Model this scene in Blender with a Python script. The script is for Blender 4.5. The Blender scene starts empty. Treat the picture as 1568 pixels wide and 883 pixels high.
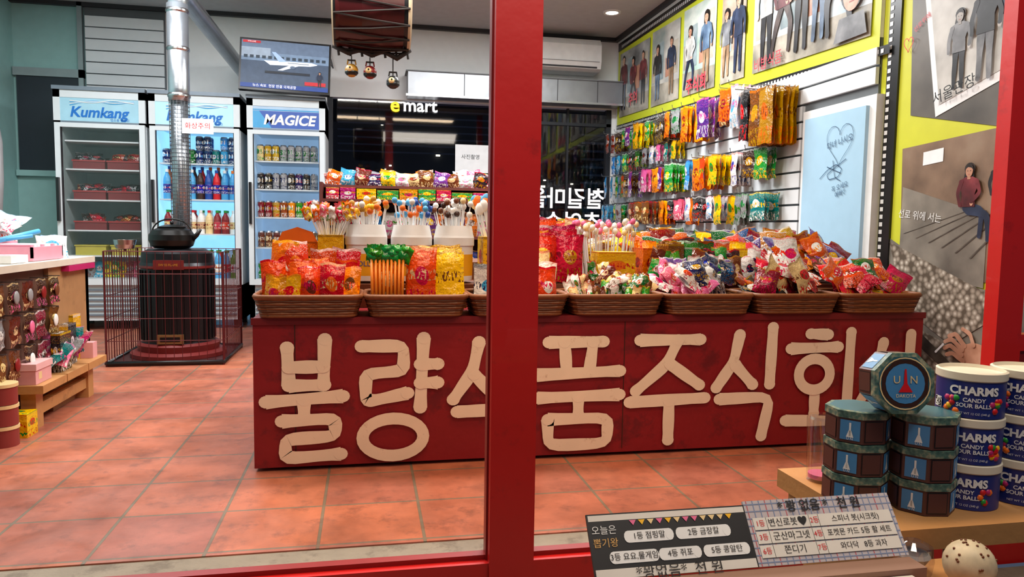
import bpy, math, random
from mathutils import Matrix, Vector
random.seed(7)
PI=math.pi
R=random.uniform

# ------------------------------------------------------------------ materials
_mc={}
def lin(c):
    return tuple((x/12.92 if x<=.04045 else ((x+.055)/1.055)**2.4) for x in c[:3])
def hx(s):
    s=s.lstrip('#'); return tuple(int(s[i:i+2],16)/255 for i in (0,2,4))
def mat(name,col,rough=.5,metal=0.,emit=0.,var=.12,scale=14.,bump=0.,bscale=60.,coat=0.,worn=None):
    if name in _mc: return _mc[name]
    if isinstance(col,str): col=hx(col)
    c=lin(col)
    m=bpy.data.materials.new(name); m.use_nodes=True; nt=m.node_tree; n=nt.nodes; l=nt.links
    b=n['Principled BSDF']
    tc=n.new('ShaderNodeTexCoord'); no=n.new('ShaderNodeTexNoise'); no.inputs['Scale'].default_value=scale; no.inputs['Detail'].default_value=4
    l.new(tc.outputs['Object'],no.inputs['Vector'])
    mx=n.new('ShaderNodeMix'); mx.data_type='RGBA'
    mx.inputs[6].default_value=(*[x*(1-var) for x in c],1); mx.inputs[7].default_value=(*[min(1,x*(1+var)) for x in c],1)
    l.new(no.outputs['Fac'],mx.inputs[0]); out=mx.outputs[2]
    if worn:
        n3=n.new('ShaderNodeTexNoise'); n3.inputs['Scale'].default_value=worn[2]; n3.inputs['Detail'].default_value=9; n3.inputs['Roughness'].default_value=.7
        l.new(tc.outputs['Object'],n3.inputs['Vector'])
        mr=n.new('ShaderNodeMapRange'); mr.inputs[1].default_value=worn[1]; mr.inputs[2].default_value=worn[1]+.09; mr.inputs[4].default_value=worn[3]
        l.new(n3.outputs['Fac'],mr.inputs[0])
        m2=n.new('ShaderNodeMix'); m2.data_type='RGBA'; l.new(mr.outputs[0],m2.inputs[0]); l.new(out,m2.inputs[6]); m2.inputs[7].default_value=(*lin(hx(worn[0])),1); out=m2.outputs[2]
    l.new(out,b.inputs['Base Color'])
    b.inputs['Roughness'].default_value=rough; b.inputs['Metallic'].default_value=metal
    b.inputs['Coat Weight'].default_value=coat
    if emit: 
        l.new(out,b.inputs['Emission Color']); b.inputs['Emission Strength'].default_value=emit
    if bump:
        n2=n.new('ShaderNodeTexNoise'); n2.inputs['Scale'].default_value=bscale
        l.new(tc.outputs['Object'],n2.inputs['Vector'])
        bp=n.new('ShaderNodeBump'); bp.inputs['Strength'].default_value=bump; bp.inputs['Distance'].default_value=.01
        l.new(n2.outputs['Fac'],bp.inputs['Height']); l.new(bp.outputs[0],b.inputs['Normal'])
    _mc[name]=m; return m
def glass(name,gl=.08,tint=(1,1,1)):
    if name in _mc: return _mc[name]
    m=bpy.data.materials.new(name); m.use_nodes=True; nt=m.node_tree; n=nt.nodes; l=nt.links
    n.remove(n['Principled BSDF']); o=n['Material Output']
    t=n.new('ShaderNodeBsdfTransparent'); t.inputs[0].default_value=(*tint,1)
    g=n.new('ShaderNodeBsdfGlossy'); g.inputs['Roughness'].default_value=.03
    x=n.new('ShaderNodeMixShader'); x.inputs[0].default_value=gl
    l.new(t.outputs[0],x.inputs[1]); l.new(g.outputs[0],x.inputs[2]); l.new(x.outputs[0],o.inputs[0])
    _mc[name]=m; return m
def pack(c1,c2,c3,rough=.22):
    key='wrap_%s_%s_%s'%(c1,c2,c3)
    if key in _mc: return _mc[key]
    a,b_,c_=[(*lin(hx(x)),1) for x in (c1,c2,c3)]
    m=bpy.data.materials.new(key); m.use_nodes=True; nt=m.node_tree; n=nt.nodes; l=nt.links
    P=n['Principled BSDF']
    tc=n.new('ShaderNodeTexCoord'); ge=n.new('ShaderNodeNewGeometry')
    def math_(op,x,y=None):
        k=n.new('ShaderNodeMath'); k.operation=op
        for i,v in enumerate((x,y)):
            if v is None: continue
            if isinstance(v,(int,float)): k.inputs[i].default_value=v
            else: l.new(v,k.inputs[i])
        return k.outputs[0]
    sp=n.new('ShaderNodeSeparateXYZ'); l.new(tc.outputs['UV'],sp.inputs[0]); u,v=sp.outputs[0],sp.outputs[1]
    rn=ge.outputs['Random Per Island']
    du=math_('SUBTRACT',u,.5); dv=math_('SUBTRACT',v,math_('ADD',.5,math_('MULTIPLY',rn,.12)))
    d=math_('ADD',math_('MULTIPLY',du,du),math_('MULTIPLY',math_('MULTIPLY',dv,dv),2.6))
    ell=math_('LESS_THAN',d,.06)
    def nz(su,sv):
        cb=n.new('ShaderNodeCombineXYZ'); l.new(math_('ADD',math_('MULTIPLY',u,su),math_('MULTIPLY',rn,90)),cb.inputs[0]); l.new(math_('MULTIPLY',v,sv),cb.inputs[1])
        no=n.new('ShaderNodeTexNoise'); no.inputs['Scale'].default_value=1.; no.inputs['Detail'].default_value=1.5; l.new(cb.outputs[0],no.inputs['Vector']); return no.outputs['Fac']
    A=nz(13,8); B=nz(26,40)
    band=math_('MULTIPLY',math_('GREATER_THAN',v,.46),math_('LESS_THAN',v,.64))
    txt=math_('MULTIPLY',math_('GREATER_THAN',A,.55),band)
    low=math_('MULTIPLY',math_('LESS_THAN',v,.30),math_('GREATER_THAN',A,.55))
    fine=math_('MULTIPLY',math_('GREATER_THAN',B,.60),math_('GREATER_THAN',math_('ABSOLUTE',math_('SUBTRACT',v,.55)),.2))
    seal=math_('GREATER_THAN',v,.95)
    def mix(f,x,y):
        k=n.new('ShaderNodeMix'); k.data_type='RGBA'; l.new(f,k.inputs[0])
        for i,q in ((6,x),(7,y)):
            if isinstance(q,tuple): k.inputs[i].default_value=q
            else: l.new(q,k.inputs[i])
        return k.outputs[2]
    col=mix(math_('MULTIPLY',fine,.5),a,c_); col=mix(low,col,b_); col=mix(ell,col,b_); col=mix(txt,col,c_); col=mix(math_('MULTIPLY',seal,.5),col,c_)
    hs=n.new('ShaderNodeHueSaturation'); l.new(col,hs.inputs['Color']); hs.inputs['Saturation'].default_value=1.05
    l.new(math_('ADD',.475,math_('MULTIPLY',rn,.05)),hs.inputs['Hue']); l.new(math_('ADD',.7,math_('MULTIPLY',rn,.35)),hs.inputs['Value'])
    l.new(hs.outputs[0],P.inputs['Base Color']); P.inputs['Roughness'].default_value=rough
    n2=n.new('ShaderNodeTexNoise'); n2.inputs['Scale'].default_value=45; l.new(tc.outputs['Object'],n2.inputs['Vector'])
    bp=n.new('ShaderNodeBump'); bp.inputs['Strength'].default_value=.7; bp.inputs['Distance'].default_value=.01
    l.new(n2.outputs['Fac'],bp.inputs['Height']); l.new(bp.outputs[0],P.inputs['Normal'])
    _mc[key]=m; return m
def photo(name,cols,scale=3.,kind='noise',stretch=(1,1,1)):
    if name in _mc: return _mc[name]
    m=bpy.data.materials.new(name); m.use_nodes=True; nt=m.node_tree; n=nt.nodes; l=nt.links
    P=n['Principled BSDF']; tc=n.new('ShaderNodeTexCoord'); mp=n.new('ShaderNodeMapping'); mp.inputs['Scale'].default_value=stretch; l.new(tc.outputs['Object'],mp.inputs[0])
    if kind=='vor':
        t=n.new('ShaderNodeTexVoronoi'); out=t.outputs['Distance']
    else:
        t=n.new('ShaderNodeTexNoise'); t.inputs['Detail'].default_value=6; out=t.outputs['Fac']
    t.inputs['Scale'].default_value=scale; l.new(mp.outputs[0],t.inputs['Vector'])
    cr=n.new('ShaderNodeValToRGB'); e=cr.color_ramp.elements
    k=len(cols); lo,hi=(.3,.7) if kind!='vor' else (0.,.7)
    for i,c in enumerate(cols):
        p=lo+(hi-lo)*i/(k-1)
        if i<2: el=e[i]; el.position=p
        else: el=e.new(p)
        el.color=(*lin(hx(c)),1)
    l.new(out,cr.inputs[0]); l.new(cr.outputs[0],P.inputs['Base Color']); P.inputs['Roughness'].default_value=.45
    _mc[name]=m; return m

# ------------------------------------------------------------------ mesh builder
class MB:
    def __init__(s): s.v=[];s.f=[];s.m=[];s.uv=[];s.sm=[];s.mats=[];s.T=Matrix()
    def mi(s,m):
        if m not in s.mats: s.mats.append(m)
        return s.mats.index(m)
    def add(s,vs,fs,m,uvs=None,smooth=False):
        o=len(s.v); k=s.mi(m)
        s.v+= [tuple(s.T@Vector(p)) for p in vs]
        s.uv+= uvs if uvs else [(0.5,0.5)]*len(vs)
        for f in fs: s.f.append(tuple(i+o for i in f)); s.m.append(k); s.sm.append(smooth)
    def quad(s,a,b,c,d,m): s.add([a,b,c,d],[(0,1,2,3)],m,[(0,0),(1,0),(1,1),(0,1)])
    def poly(s,pts,m): s.add(pts,[tuple(range(len(pts)))],m)
    def box(s,x0,x1,y0,y1,z0,z1,m,top=None,fm=None):
        P=lambda x,y,z:(x,y,z)
        s.quad(P(x0,y0,z0),P(x1,y0,z0),P(x1,y0,z1),P(x0,y0,z1),fm or m)
        s.quad(P(x1,y1,z0),P(x0,y1,z0),P(x0,y1,z1),P(x1,y1,z1),m)
        s.quad(P(x0,y1,z0),P(x0,y0,z0),P(x0,y0,z1),P(x0,y1,z1),fm or m)
        s.quad(P(x1,y0,z0),P(x1,y1,z0),P(x1,y1,z1),P(x1,y0,z1),m)
        s.quad(P(x0,y0,z1),P(x1,y0,z1),P(x1,y1,z1),P(x0,y1,z1),top or m)
        s.quad(P(x0,y1,z0),P(x1,y1,z0),P(x1,y0,z0),P(x0,y0,z0),m)
    def lathe(s,cx,cy,prof,m,n=20,smooth=True,ph=0.):
        for i in range(len(prof)-1):
            a=prof[i]; b=prof[i+1]; mm=b[2] if len(b)>2 else m
            vs=[];uv=[];fs=[]
            for j in range(n+1):
                t=2*PI*j/n+ph
                vs+=[(cx+a[0]*math.cos(t),cy+a[0]*math.sin(t),a[1]),(cx+b[0]*math.cos(t),cy+b[0]*math.sin(t),b[1])]
                uv+=[((2*j/n+.5)%1 if j<n else .5,.1),((2*j/n+.5)%1 if j<n else .5,.9)]
            for j in range(n): fs.append((2*j,2*j+2,2*j+3,2*j+1))
            s.add(vs,fs,mm,uv,smooth)
    def tube(s,pts,r,m,n=8,caps=True):
        pts=[Vector(p) for p in pts]; rs=r if isinstance(r,(list,tuple)) else [r]*len(pts)
        vs=[];fs=[];k=len(pts)
        prev=None
        for i,p in enumerate(pts):
            t=(pts[min(i+1,k-1)]-pts[max(i-1,0)]); t=t.normalized() if t.length>1e-9 else Vector((0,0,1))
            if prev is None:
                u=t.orthogonal().normalized()
            else:
                u=(prev-t*prev.dot(t)); u=u.normalized() if u.length>1e-6 else t.orthogonal().normalized()
            prev=u; w=t.cross(u)
            for j in range(n):
                a=2*PI*j/n; vs.append(tuple(p+(u*math.cos(a)+w*math.sin(a))*rs[i]))
        for i in range(k-1):
            for j in range(n):
                fs.append((i*n+j,i*n+(j+1)%n,(i+1)*n+(j+1)%n,(i+1)*n+j))
        if caps: fs.append(tuple(range(n-1,-1,-1))); fs.append(tuple((k-1)*n+j for j in range(n)))
        s.add(vs,fs,m,None,n>5)
    def ball(s,c,r,m,n=10,sz=(1,1,1)):
        vs=[];fs=[];k=max(4,n//2)
        for i in range(k+1):
            ph=PI*i/k
            for j in range(n):
                t=2*PI*j/n; vs.append((c[0]+r*sz[0]*math.sin(ph)*math.cos(t),c[1]+r*sz[1]*math.sin(ph)*math.sin(t),c[2]+r*sz[2]*math.cos(ph)))
        for i in range(k):
            for j in range(n): fs.append((i*n+j,(i+1)*n+j,(i+1)*n+(j+1)%n,i*n+(j+1)%n))
        s.add(vs,fs,m,[(0.5,.5)]*len(vs),True)
    def bag(s,x,y,z,w,h,d,m,yaw=0,tilt=0,roll=0,pinch=True):
        T0=s.T
        s.T=T0@Matrix.Translation((x,y,z))@Matrix.Rotation(yaw,4,'Z')@Matrix.Rotation(tilt,4,'X')@Matrix.Rotation(roll,4,'Y')
        nu,nv=6,7; ph=R(0,6)
        for side in (-1,1):
            vs=[];uv=[];fs=[]
            for j in range(nv+1):
                v=j/nv
                for i in range(nu+1):
                    u=i/nu
                    t=(1-abs(2*u-1)**2.2)*(max(0,math.sin(PI*v))**.6 if pinch else 1)
                    t*=1+.22*math.sin(7*u+ph)*math.cos(5*v+ph*2)
                    wx=w*(1-.07*math.sin(PI*v))
                    vs.append(((u-.5)*wx,side*d*.5*t+.004*math.sin(9*v+ph),v*h+.004*math.sin(8*u+ph)))
                    uv.append((u,v))
            for j in range(nv):
                for i in range(nu):
                    a=j*(nu+1)+i; q=(a,a+1,a+nu+2,a+nu+1)
                    fs.append(q if side<0 else q[::-1])
            s.add(vs,fs,m,uv,True)
        s.T=T0
    def ribbon(s,pts,w,m,z=0.,caps=True,w1=None):
        P=[Vector((p[0],p[1])) for p in pts]
        Q=[]
        for i in range(len(P)-1):
            k=6
            for j in range(k): Q.append(P[i].lerp(P[i+1],j/k))
        Q.append(P[-1])
        for _ in range(2):
            Q=[Q[0]]+[(Q[i-1]+Q[i]*2+Q[i+1])/4 for i in range(1,len(Q)-1)]+[Q[-1]]
        vs=[];fs=[];N=len(Q); ph=R(0,6); w1=w if w1 is None else w1
        for i,p in enumerate(Q):
            t=(Q[min(i+1,N-1)]-Q[max(i-1,0)]).normalized(); nn=Vector((-t.y,t.x)); wl=w+(w1-w)*i/(N-1)
            ww=wl*.5*(1+.08*math.sin(i*.8+ph)+.10*(1 if i in(0,N-1) else 0))
            vs+=[(p.x+nn.x*ww,p.y+nn.y*ww,z),(p.x-nn.x*ww,p.y-nn.y*ww,z)]
        for i in range(N-1): fs.append((2*i,2*i+1,2*i+3,2*i+2))
        s.add(vs,fs,m)
        if caps:
            for e_,(q,wl) in enumerate(((Q[0],w),(Q[-1],w1))):
                s.poly([(q.x+wl*.55*math.cos(a*PI/7),q.y+wl*.5*math.sin(a*PI/7),z+.0003+e_*.0002) for a in range(14)],m)
    def ring(s,cx,cy,rx,ry,w,m,z=0.,n=28):
        vs=[];fs=[]
        for i in range(n):
            a=2*PI*i/n; vs+=[(cx+(rx-w/2)*math.cos(a),cy+(ry-w/2)*math.sin(a),z),(cx+(rx+w/2)*math.cos(a),cy+(ry+w/2)*math.sin(a),z)]
        for i in range(n): j=(i+1)%n; fs.append((2*i,2*i+1,2*j+1,2*j))
        s.add(vs,fs,m)
    def disc(s,cx,cy,rx,ry,m,z=0.,n=20,a0=0,a1=2*PI):
        s.poly([(cx+rx*math.cos(a0+(a1-a0)*i/n),cy+ry*math.sin(a0+(a1-a0)*i/n),z) for i in range(n+(0 if a1-a0>6.2 else 1))],m)
    def rect(s,x0,x1,y0,y1,m,z=0.): s.quad((x0,y0,z),(x1,y0,z),(x1,y1,z),(x0,y1,z),m)
    def text(s,t,size,m,M=None,align='CENTER',curve=None,bold=0.,sx=1.,extr=0.):
        cu=bpy.data.curves.new('t','FONT'); cu.body=t; cu.size=size; cu.align_x=align; cu.align_y='CENTER'; cu.offset=bold; cu.extrude=extr
        cu.resolution_u=3
        ob=bpy.data.objects.new('t',cu); bpy.context.scene.collection.objects.link(ob)
        dg=bpy.context.evaluated_depsgraph_get(); dg.update()
        me=bpy.data.meshes.new_from_object(ob.evaluated_get(dg))
        vs=[(v.co.x*sx,v.co.y,v.co.z) for v in me.vertices]; fs=[tuple(p.vertices) for p in me.polygons]
        bpy.data.objects.remove(ob); bpy.data.meshes.remove(me)
        if curve:
            cx,cy,r,z,a0=curve
            vs=[(cx+(r+.0012)*math.cos(a0+x/r),cy+(r+.0012)*math.sin(a0+x/r),z+y) for x,y,_ in vs]
            s.add(vs,fs,m); return
        T0=s.T
        if M is not None: s.T=T0@M
        s.add(vs,fs,m); s.T=T0
    def finish(s,name,bevel=0):
        xs=[p[0] for p in s.v]; ys=[p[1] for p in s.v]; zs=[p[2] for p in s.v]
        c=((min(xs)+max(xs))/2,(min(ys)+max(ys))/2,min(zs))
        me=bpy.data.meshes.new(name); me.from_pydata([(p[0]-c[0],p[1]-c[1],p[2]-c[2]) for p in s.v],[],s.f)
        for m in s.mats: me.materials.append(m)
        me.polygons.foreach_set('material_index',s.m); me.polygons.foreach_set('use_smooth',s.sm)
        uvl=me.uv_layers.new(name='UVMap'); li=[0]*len(me.loops); me.loops.foreach_get('vertex_index',li)
        flat=[]
        for i in li: flat+=s.uv[i]
        uvl.data.foreach_set('uv',flat); me.update()
        ob=bpy.data.objects.new(name,me); ob.location=c; bpy.context.scene.collection.objects.link(ob)
        if bevel:
            b=ob.modifiers.new('bevel','BEVEL'); b.width=bevel; b.segments=2; b.limit_method='ANGLE'
        return ob
def FY(x,y,z):
    return Matrix.Translation((x,y,z))@Matrix.Rotation(PI/2,4,'X')
WX=2.5
def FX(y,z,off=0.):
    return Matrix(((0,0,-1,WX-off),(-1,0,0,y),(0,1,0,z),(0,0,0,1)))

# common materials
white=mat('white_paint','#e8eaea',.45); offw=mat('cream_paint','#f2dfc2',.6,var=.10,scale=9,worn=('a8764e',.62,16,.5))
black=mat('black_plastic','#121214',.35); dark=mat('dark_grey','#2a2a2e',.5)
red=mat('red_lacquer','#bc1614',.35,var=.15,scale=3,coat=.2,worn=('701010',.58,7,.45),bump=.06,bscale=25)
redc=mat('red_counter_paint','#881118',.5,var=.2,scale=5,bump=.2,bscale=30,worn=('540c14',.53,6,.65))
steel=mat('brushed_steel','#b9bcc0',.25,1.); galv=mat('galvanised_pipe','#b4bcc4',.3,.9,var=.25,scale=8,bump=.15,bscale=20)
chrome=mat('wire_metal','#8d9094',.3,.9)
wood=mat('pine_wood','#b9854f',.55,var=.3,scale=6,bump=.1,worn=('7a5330',.56,9,.5)); dwood=mat('dark_wood','#6a3a22',.55,var=.3,scale=6)
wick=mat('wicker','#7f4b25',.55,var=.35,scale=70); wick2=mat('wicker_dark','#5a3218',.65,var=.3,scale=60)
paper=mat('paper','#eceff2',.6)
C={'red':'d0141a','dred':'861212','orange':'ee6e0c','yellow':'f2b80e','green':'259030','dgreen':'166428','blue':'164698','lblue':'4ca4d8',
 'white':'ebeae6','cream':'e8cc94','brown':'6c3a1c','dbrown':'381e12','pink':'e66c96','mag':'b81e62','purple':'5c2c80','black':'19191b','gold':'b88628','navy':'162250','teal':'1a7c7c','grey':'949496'}
def pk(a,b,c): return pack(C[a],C[b],C[c])
PAL=[('red','yellow','white'),('orange','red','yellow'),('yellow','red','white'),('green','yellow','white'),('blue','white','yellow'),('white','red','blue'),
 ('purple','yellow','white'),('brown','cream','gold'),('red','white','gold'),('white','orange','red'),('navy','white','red'),('gold','brown','white'),
 ('lblue','white','blue'),('black','gold','red'),('mag','white','yellow'),('dred','gold','white'),('yellow','brown','red'),('dgreen','white','yellow'),('white','pink','green'),('cream','brown','red'),('orange','brown','white')]
HP=[('brown','cream','red'),('pink','white','mag'),('lblue','white','navy'),('black','red','white'),('white','blue','red'),('grey','dgreen','green'),('green','yellow','white'),('orange','yellow','green'),('purple','white','pink'),('dbrown','gold','white'),('yellow','green','dred'),('dred','grey','white'),('grey','brown','navy'),('teal','white','yellow'),('orange','dred','yellow'),('white','lblue','pink')]
def rp(lst=None): return pk(*random.choice(lst or PAL))
solid={k:mat('col_'+k,'#'+v,.4) for k,v in C.items()}

# ------------------------------------------------------------------ room
def tile_mat():
    m=bpy.data.materials.new('terracotta_tiles'); m.use_nodes=True; nt=m.node_tree; n=nt.nodes; l=nt.links; P=n['Principled BSDF']
    g=n.new('ShaderNodeNewGeometry'); mp=n.new('ShaderNodeMapping'); mp.inputs['Location'].default_value=(.135+3.0,-2.08+3.0,0)
    l.new(g.outputs['Position'],mp.inputs[0])
    br=n.new('ShaderNodeTexBrick'); br.offset=0; br.squash=1
    br.inputs['Scale'].default_value=1; br.inputs['Brick Width'].default_value=.3; br.inputs['Row Height'].default_value=.3
    br.inputs['Mortar Size'].default_value=.005; br.inputs['Mortar Smooth'].default_value=.1
    br.inputs['Color1'].default_value=(*lin(hx('b4694c')),1); br.inputs['Color2'].default_value=(*lin(hx('a05e4e')),1); br.inputs['Mortar'].default_value=(*lin(hx('786a58')),1)
    l.new(mp.outputs[0],br.inputs['Vector'])
    def noise(sc,de,ro):
        no=n.new('ShaderNodeTexNoise'); no.inputs['Scale'].default_value=sc; no.inputs['Detail'].default_value=de; no.inputs['Roughness'].default_value=ro; l.new(g.outputs['Position'],no.inputs['Vector']); return no.outputs['Fac']
    def mrg(i,a,b_,c,d):
        mr=n.new('ShaderNodeMapRange'); mr.inputs[1].default_value=a; mr.inputs[2].default_value=b_; mr.inputs[3].default_value=c; mr.inputs[4].default_value=d; l.new(i,mr.inputs[0]); return mr.outputs[0]
    f1=mrg(noise(4,8,.65),.3,.7,.62,1.28)
    hs=n.new('ShaderNodeHueSaturation'); l.new(br.outputs['Color'],hs.inputs['Color']); l.new(f1,hs.inputs['Value'])
    mx=n.new('ShaderNodeMix'); mx.data_type='RGBA'; l.new(mrg(noise(9,9,.75),.52,.64,0,.55),mx.inputs[0]); l.new(hs.outputs[0],mx.inputs[6]); mx.inputs[7].default_value=(*lin(hx('6a443a')),1)
    l.new(mx.outputs[2],P.inputs['Base Color']); l.new(mrg(noise(6,5,.6),.3,.7,.26,.5),P.inputs['Roughness'])
    bp=n.new('ShaderNodeBump'); bp.inputs['Strength'].default_value=.6; bp.inputs['Distance'].default_value=.004; bp.invert=True
    l.new(br.outputs['Fac'],bp.inputs['Height']); l.new(bp.outputs[0],P.inputs['Normal'])
    return m
b=MB(); b.box(-3.0,2.5,2.06,7.25,-.12,0,tile_mat()); b.finish('floor')
conc=mat('concrete','#857c6e',.8,var=.25,scale=12,bump=.3,worn=('5c5248',.52,8,.6))
b=MB(); b.box(-3.0,2.6,1.94,2.06,-.12,-.004,conc); b.finish('trim_1')
b=MB(); b.box(-3.0,1.86,1.86,1.94,-.12,.015,red); b.box(-3,1.86,1.885,1.915,.015,.028,solid['dred']); b.finish('trim_2')
b=MB(); b.box(-6,6,-3,1.86,-.3,-.12,mat('pavement','#5e564d',.85,var=.25,scale=8,bump=.4)); b.finish('ground')
ceilm=mat('ceiling_paint','#bcbec0',.7)
b=MB(); b.box(-3.0,2.5,1.94,7.25,2.8,2.9,ceilm); b.finish('ceiling')
teal=mat('teal_wall_panel','#90bcba',.5,var=.10)
b=MB(); b.box(-3.12,-3.0,1.94,7.37,-.12,2.9,teal)
b.finish('wall_left')
wallw=mat('wall_white','#e8eaea',.6,var=.05)
b=MB(); b.box(-3.0,-2.42,7.25,7.37,0,2.9,teal); b.box(-2.42,-.36,7.25,7.37,0,2.9,wallw)
b.box(-.36,2.5,7.25,7.37,2.1,2.9,wallw); b.box(-.36,2.5,7.25,7.37,0,.5,wallw); b.box(2.44,2.5,7.25,7.37,.5,2.1,wallw)
b.finish('wall_back')
b=MB(); b.box(2.5,2.62,1.94,7.37,-.12,2.9,mat('yellow_wall','#ccd034',.5,var=.08)); b.finish('wall_right')
slat=mat('slat_white','#dde2e5',.4,var=.04); gap=mat('slat_gap','#5c6266',.6)
b=MB(); b.box(2.485,2.499,3.3,7.24,0,1.86,gap)
z=.02
while z<1.8:
    b.box(2.465,2.49,3.92,7.24,z,z+.082,slat)
    if z>1.6: b.box(2.465,2.49,3.3,3.92,z,z+.082,slat)
    z+=.095
b.box(2.48,2.498,3.3,7.24,1.86,2.8,wallw)
b.finish('slat_panel_right')
b=MB(); b.box(-2.42,-1.76,7.235,7.249,1.3,2.79,gap); z=1.3
while z<2.7: b.box(-2.41,-1.77,7.21,7.237,z,z+.09,slat); z+=.1
b.finish('slat_panel_back')
b=MB(); b.box(-3,2.48,7.2,7.25,2.765,2.8,dark); b.box(2.44,2.48,3.3,7.2,2.765,2.8,dark); b.finish('trim_3')
wg=glass('rear_window_glass',.055,(.8,.85,.9))
b=MB(); b.quad((-.36,7.3,.5),(2.44,7.3,.5),(2.44,7.3,2.1),(-.36,7.3,2.1),wg)
fr=mat('window_frame','#2b2f36',.4,.4)
b.box(-.36,2.44,7.27,7.33,.5,.55,fr); b.box(1.32,1.40,7.26,7.33,.5,2.1,white); b.box(-.36,-.31,7.27,7.33,.5,2.1,fr); b.box(2.39,2.44,7.27,7.33,.5,2.1,fr); b.box(1.55,2.44,7.27,7.33,1.93,1.96,fr)
b.box(1.98,2.0,7.28,7.32,.55,2.1,fr)
b.finish('window_1')
b=MB(); b.box(.85,1.18,7.236,7.242,1.43,1.70,paper); 
b.text('사진촬영',.05,dark,FY(1.0,7.234,1.58)); b.finish('paper_notice')
night=mat('night_facade','#0b0f18',.8,var=.5,scale=1.5)
b=MB(); b.box(-4,6,11,11.1,-.1,5,night)
for i in range(14):
    x=R(0,4.5); z=R(.8,2.6); s_=R(.01,.03); b.box(x,x+s_*2,10.95,10.99,z,z+s_,mat('far_lamp','#ffe9c8',.5,emit=4))
for i in range(8):
    zz=2.3-.12*i; b.box(3.2,4.3,10.9,10.95,zz,zz+.03,mat('far_shutter','#3a4656',.5))
for i in range(9):
    zz=2.75-.1*i; b.box(-.4,2.2,10.9,10.95,zz,zz+.02,mat('far_shutter','#3a4656',.5))
b.finish('night_street_facade')
b=MB()
b.text('e',.19,mat('sign_yellow','#ffc81e',.5,emit=2.0),FY(.27,7.26,2.05),bold=.004)
b.text('mart',.17,mat('sign_white','#ffffff',.5,emit=1.5),FY(.51,7.26,2.052),bold=.003)
b.finish('street_sign')  # lit sign from across the street, moved up to the window plane
b=MB(); wt=mat('window_lettering','#f4f6f8',.5,emit=.4)
b.text('철길마을',.22,wt,FY(1.98,7.25,1.19)@Matrix.Scale(-1,4,(1,0,0)),bold=.004)
b.text('추억속으',.22,wt,FY(1.95,7.25,.95)@Matrix.Scale(-1,4,(1,0,0)),bold=.004)
b.finish('window_lettering')
b=MB(); st=mat('shutter_steel','#9a9ea3',.38,.85,bump=.3,bscale=6,var=.25,scale=5)
b.box(.38,2.46,7.0,7.24,2.11,2.33,st); b.box(.36,2.46,6.985,7.24,2.325,2.335,mat('steel_edge','#7c8084',.6,.5)); b.box(.36,2.46,6.985,7.0,2.10,2.12,steel)
for x in (.9,1.35,1.8,2.2): b.box(x,x+.006,6.996,7.0,2.12,2.325,dark)
b.finish('shutter_box')
b=MB(); pr=[(7.0,2.44),(6.98,2.5),(6.98,2.66),(7.03,2.72),(7.24,2.72),(7.24,2.42),(7.06,2.42)]
n=len(pr); vs=[(1.32,y,z) for y,z in pr]+[(2.23,y,z) for y,z in pr]
b.add(vs,[(i,(i+1)%n,n+(i+1)%n,n+i) for i in range(n)]+[tuple(range(n-1,-1,-1)),tuple(range(n,2*n))],white)
b.box(1.36,2.19,6.992,7.0,2.445,2.46,dark); b.box(1.34,2.21,6.975,6.98,2.50,2.506,solid['grey'])
b.finish('air_conditioner')
b=MB(); b.lathe(2.12,6.37,[(0,2.792),(.055,2.792)],mat('lamp_glow','#fff4dc',.5,emit=14)); b.lathe(2.12,6.37,[(.055,2.79),(.075,2.788),(.08,2.8)],white); b.finish('downlight')
b=MB(); al=mat('alu','#9aa7aa',.4,.6); b.box(-2.97,-2.47,7.22,7.249,1.34,2.15,mat('dark_hatch','#202a34',.4)); b.box(-2.99,-2.43,7.2,7.249,2.15,2.22,al); b.box(-2.99,-2.43,7.2,7.249,1.29,1.34,teal); b.box(-2.47,-2.43,7.2,7.249,1.34,2.8,al); b.finish('window_2')
b=MB(); b.tube([(-2.93,6.6,1.75),(-2.85,6.5,1.7),(-2.8,6.45,1.5),(-2.78,6.4,1.2),(-2.8,6.4,.95),(-2.86,6.5,.8),(-2.93,6.6,.72)],.035,solid['grey'],8); b.finish('vent_hose')
b=MB(); 
for k in range(5):
    b.tube([(-1.0+.02*k,7.2,2.3),(-.9+.05*k,7.18,2.48+.02*k),(-.6+.04*k,7.18,2.46),(-.35,7.2,2.55-.03*k),(-.3,7.2,2.35)],.006,solid['grey'] if k%2 else dark,5)
b.finish('wall_cables')
# ------------------------------------------------------------------ right wall posters
ylw=mat('poster_yellow','#cdd62e',.45,var=.06)
b=MB()
def zb(y): return 1.81+(y-3.3)*.033
b.quad((2.478,7.2,zb(7.2)),(2.478,3.3,zb(3.3)),(2.478,3.3,2.68),(2.478,7.2,2.70),ylw)
b.quad((2.474,7.2,zb(7.2)-.04),(2.474,3.22,zb(3.3)-.045),(2.474,3.22,zb(3.3)),(2.474,7.2,zb(7.2)),black)
b.quad((2.474,7.2,2.66),(2.474,3.3,2.64),(2.474,3.3,2.72),(2.474,7.2,2.74),black)
for i in range(110):
    y=3.26+i*.036
    b.quad((2.472,y+.02,zb(y)-.032),(2.472,y,zb(y)-.032),(2.472,y,zb(y)-.012),(2.472,y+.02,zb(y)-.012),white)
    if y<7.1: b.quad((2.472,y+.02,2.68),(2.472,y,2.68),(2.472,y,2.705),(2.472,y+.02,2.705),white)
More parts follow.
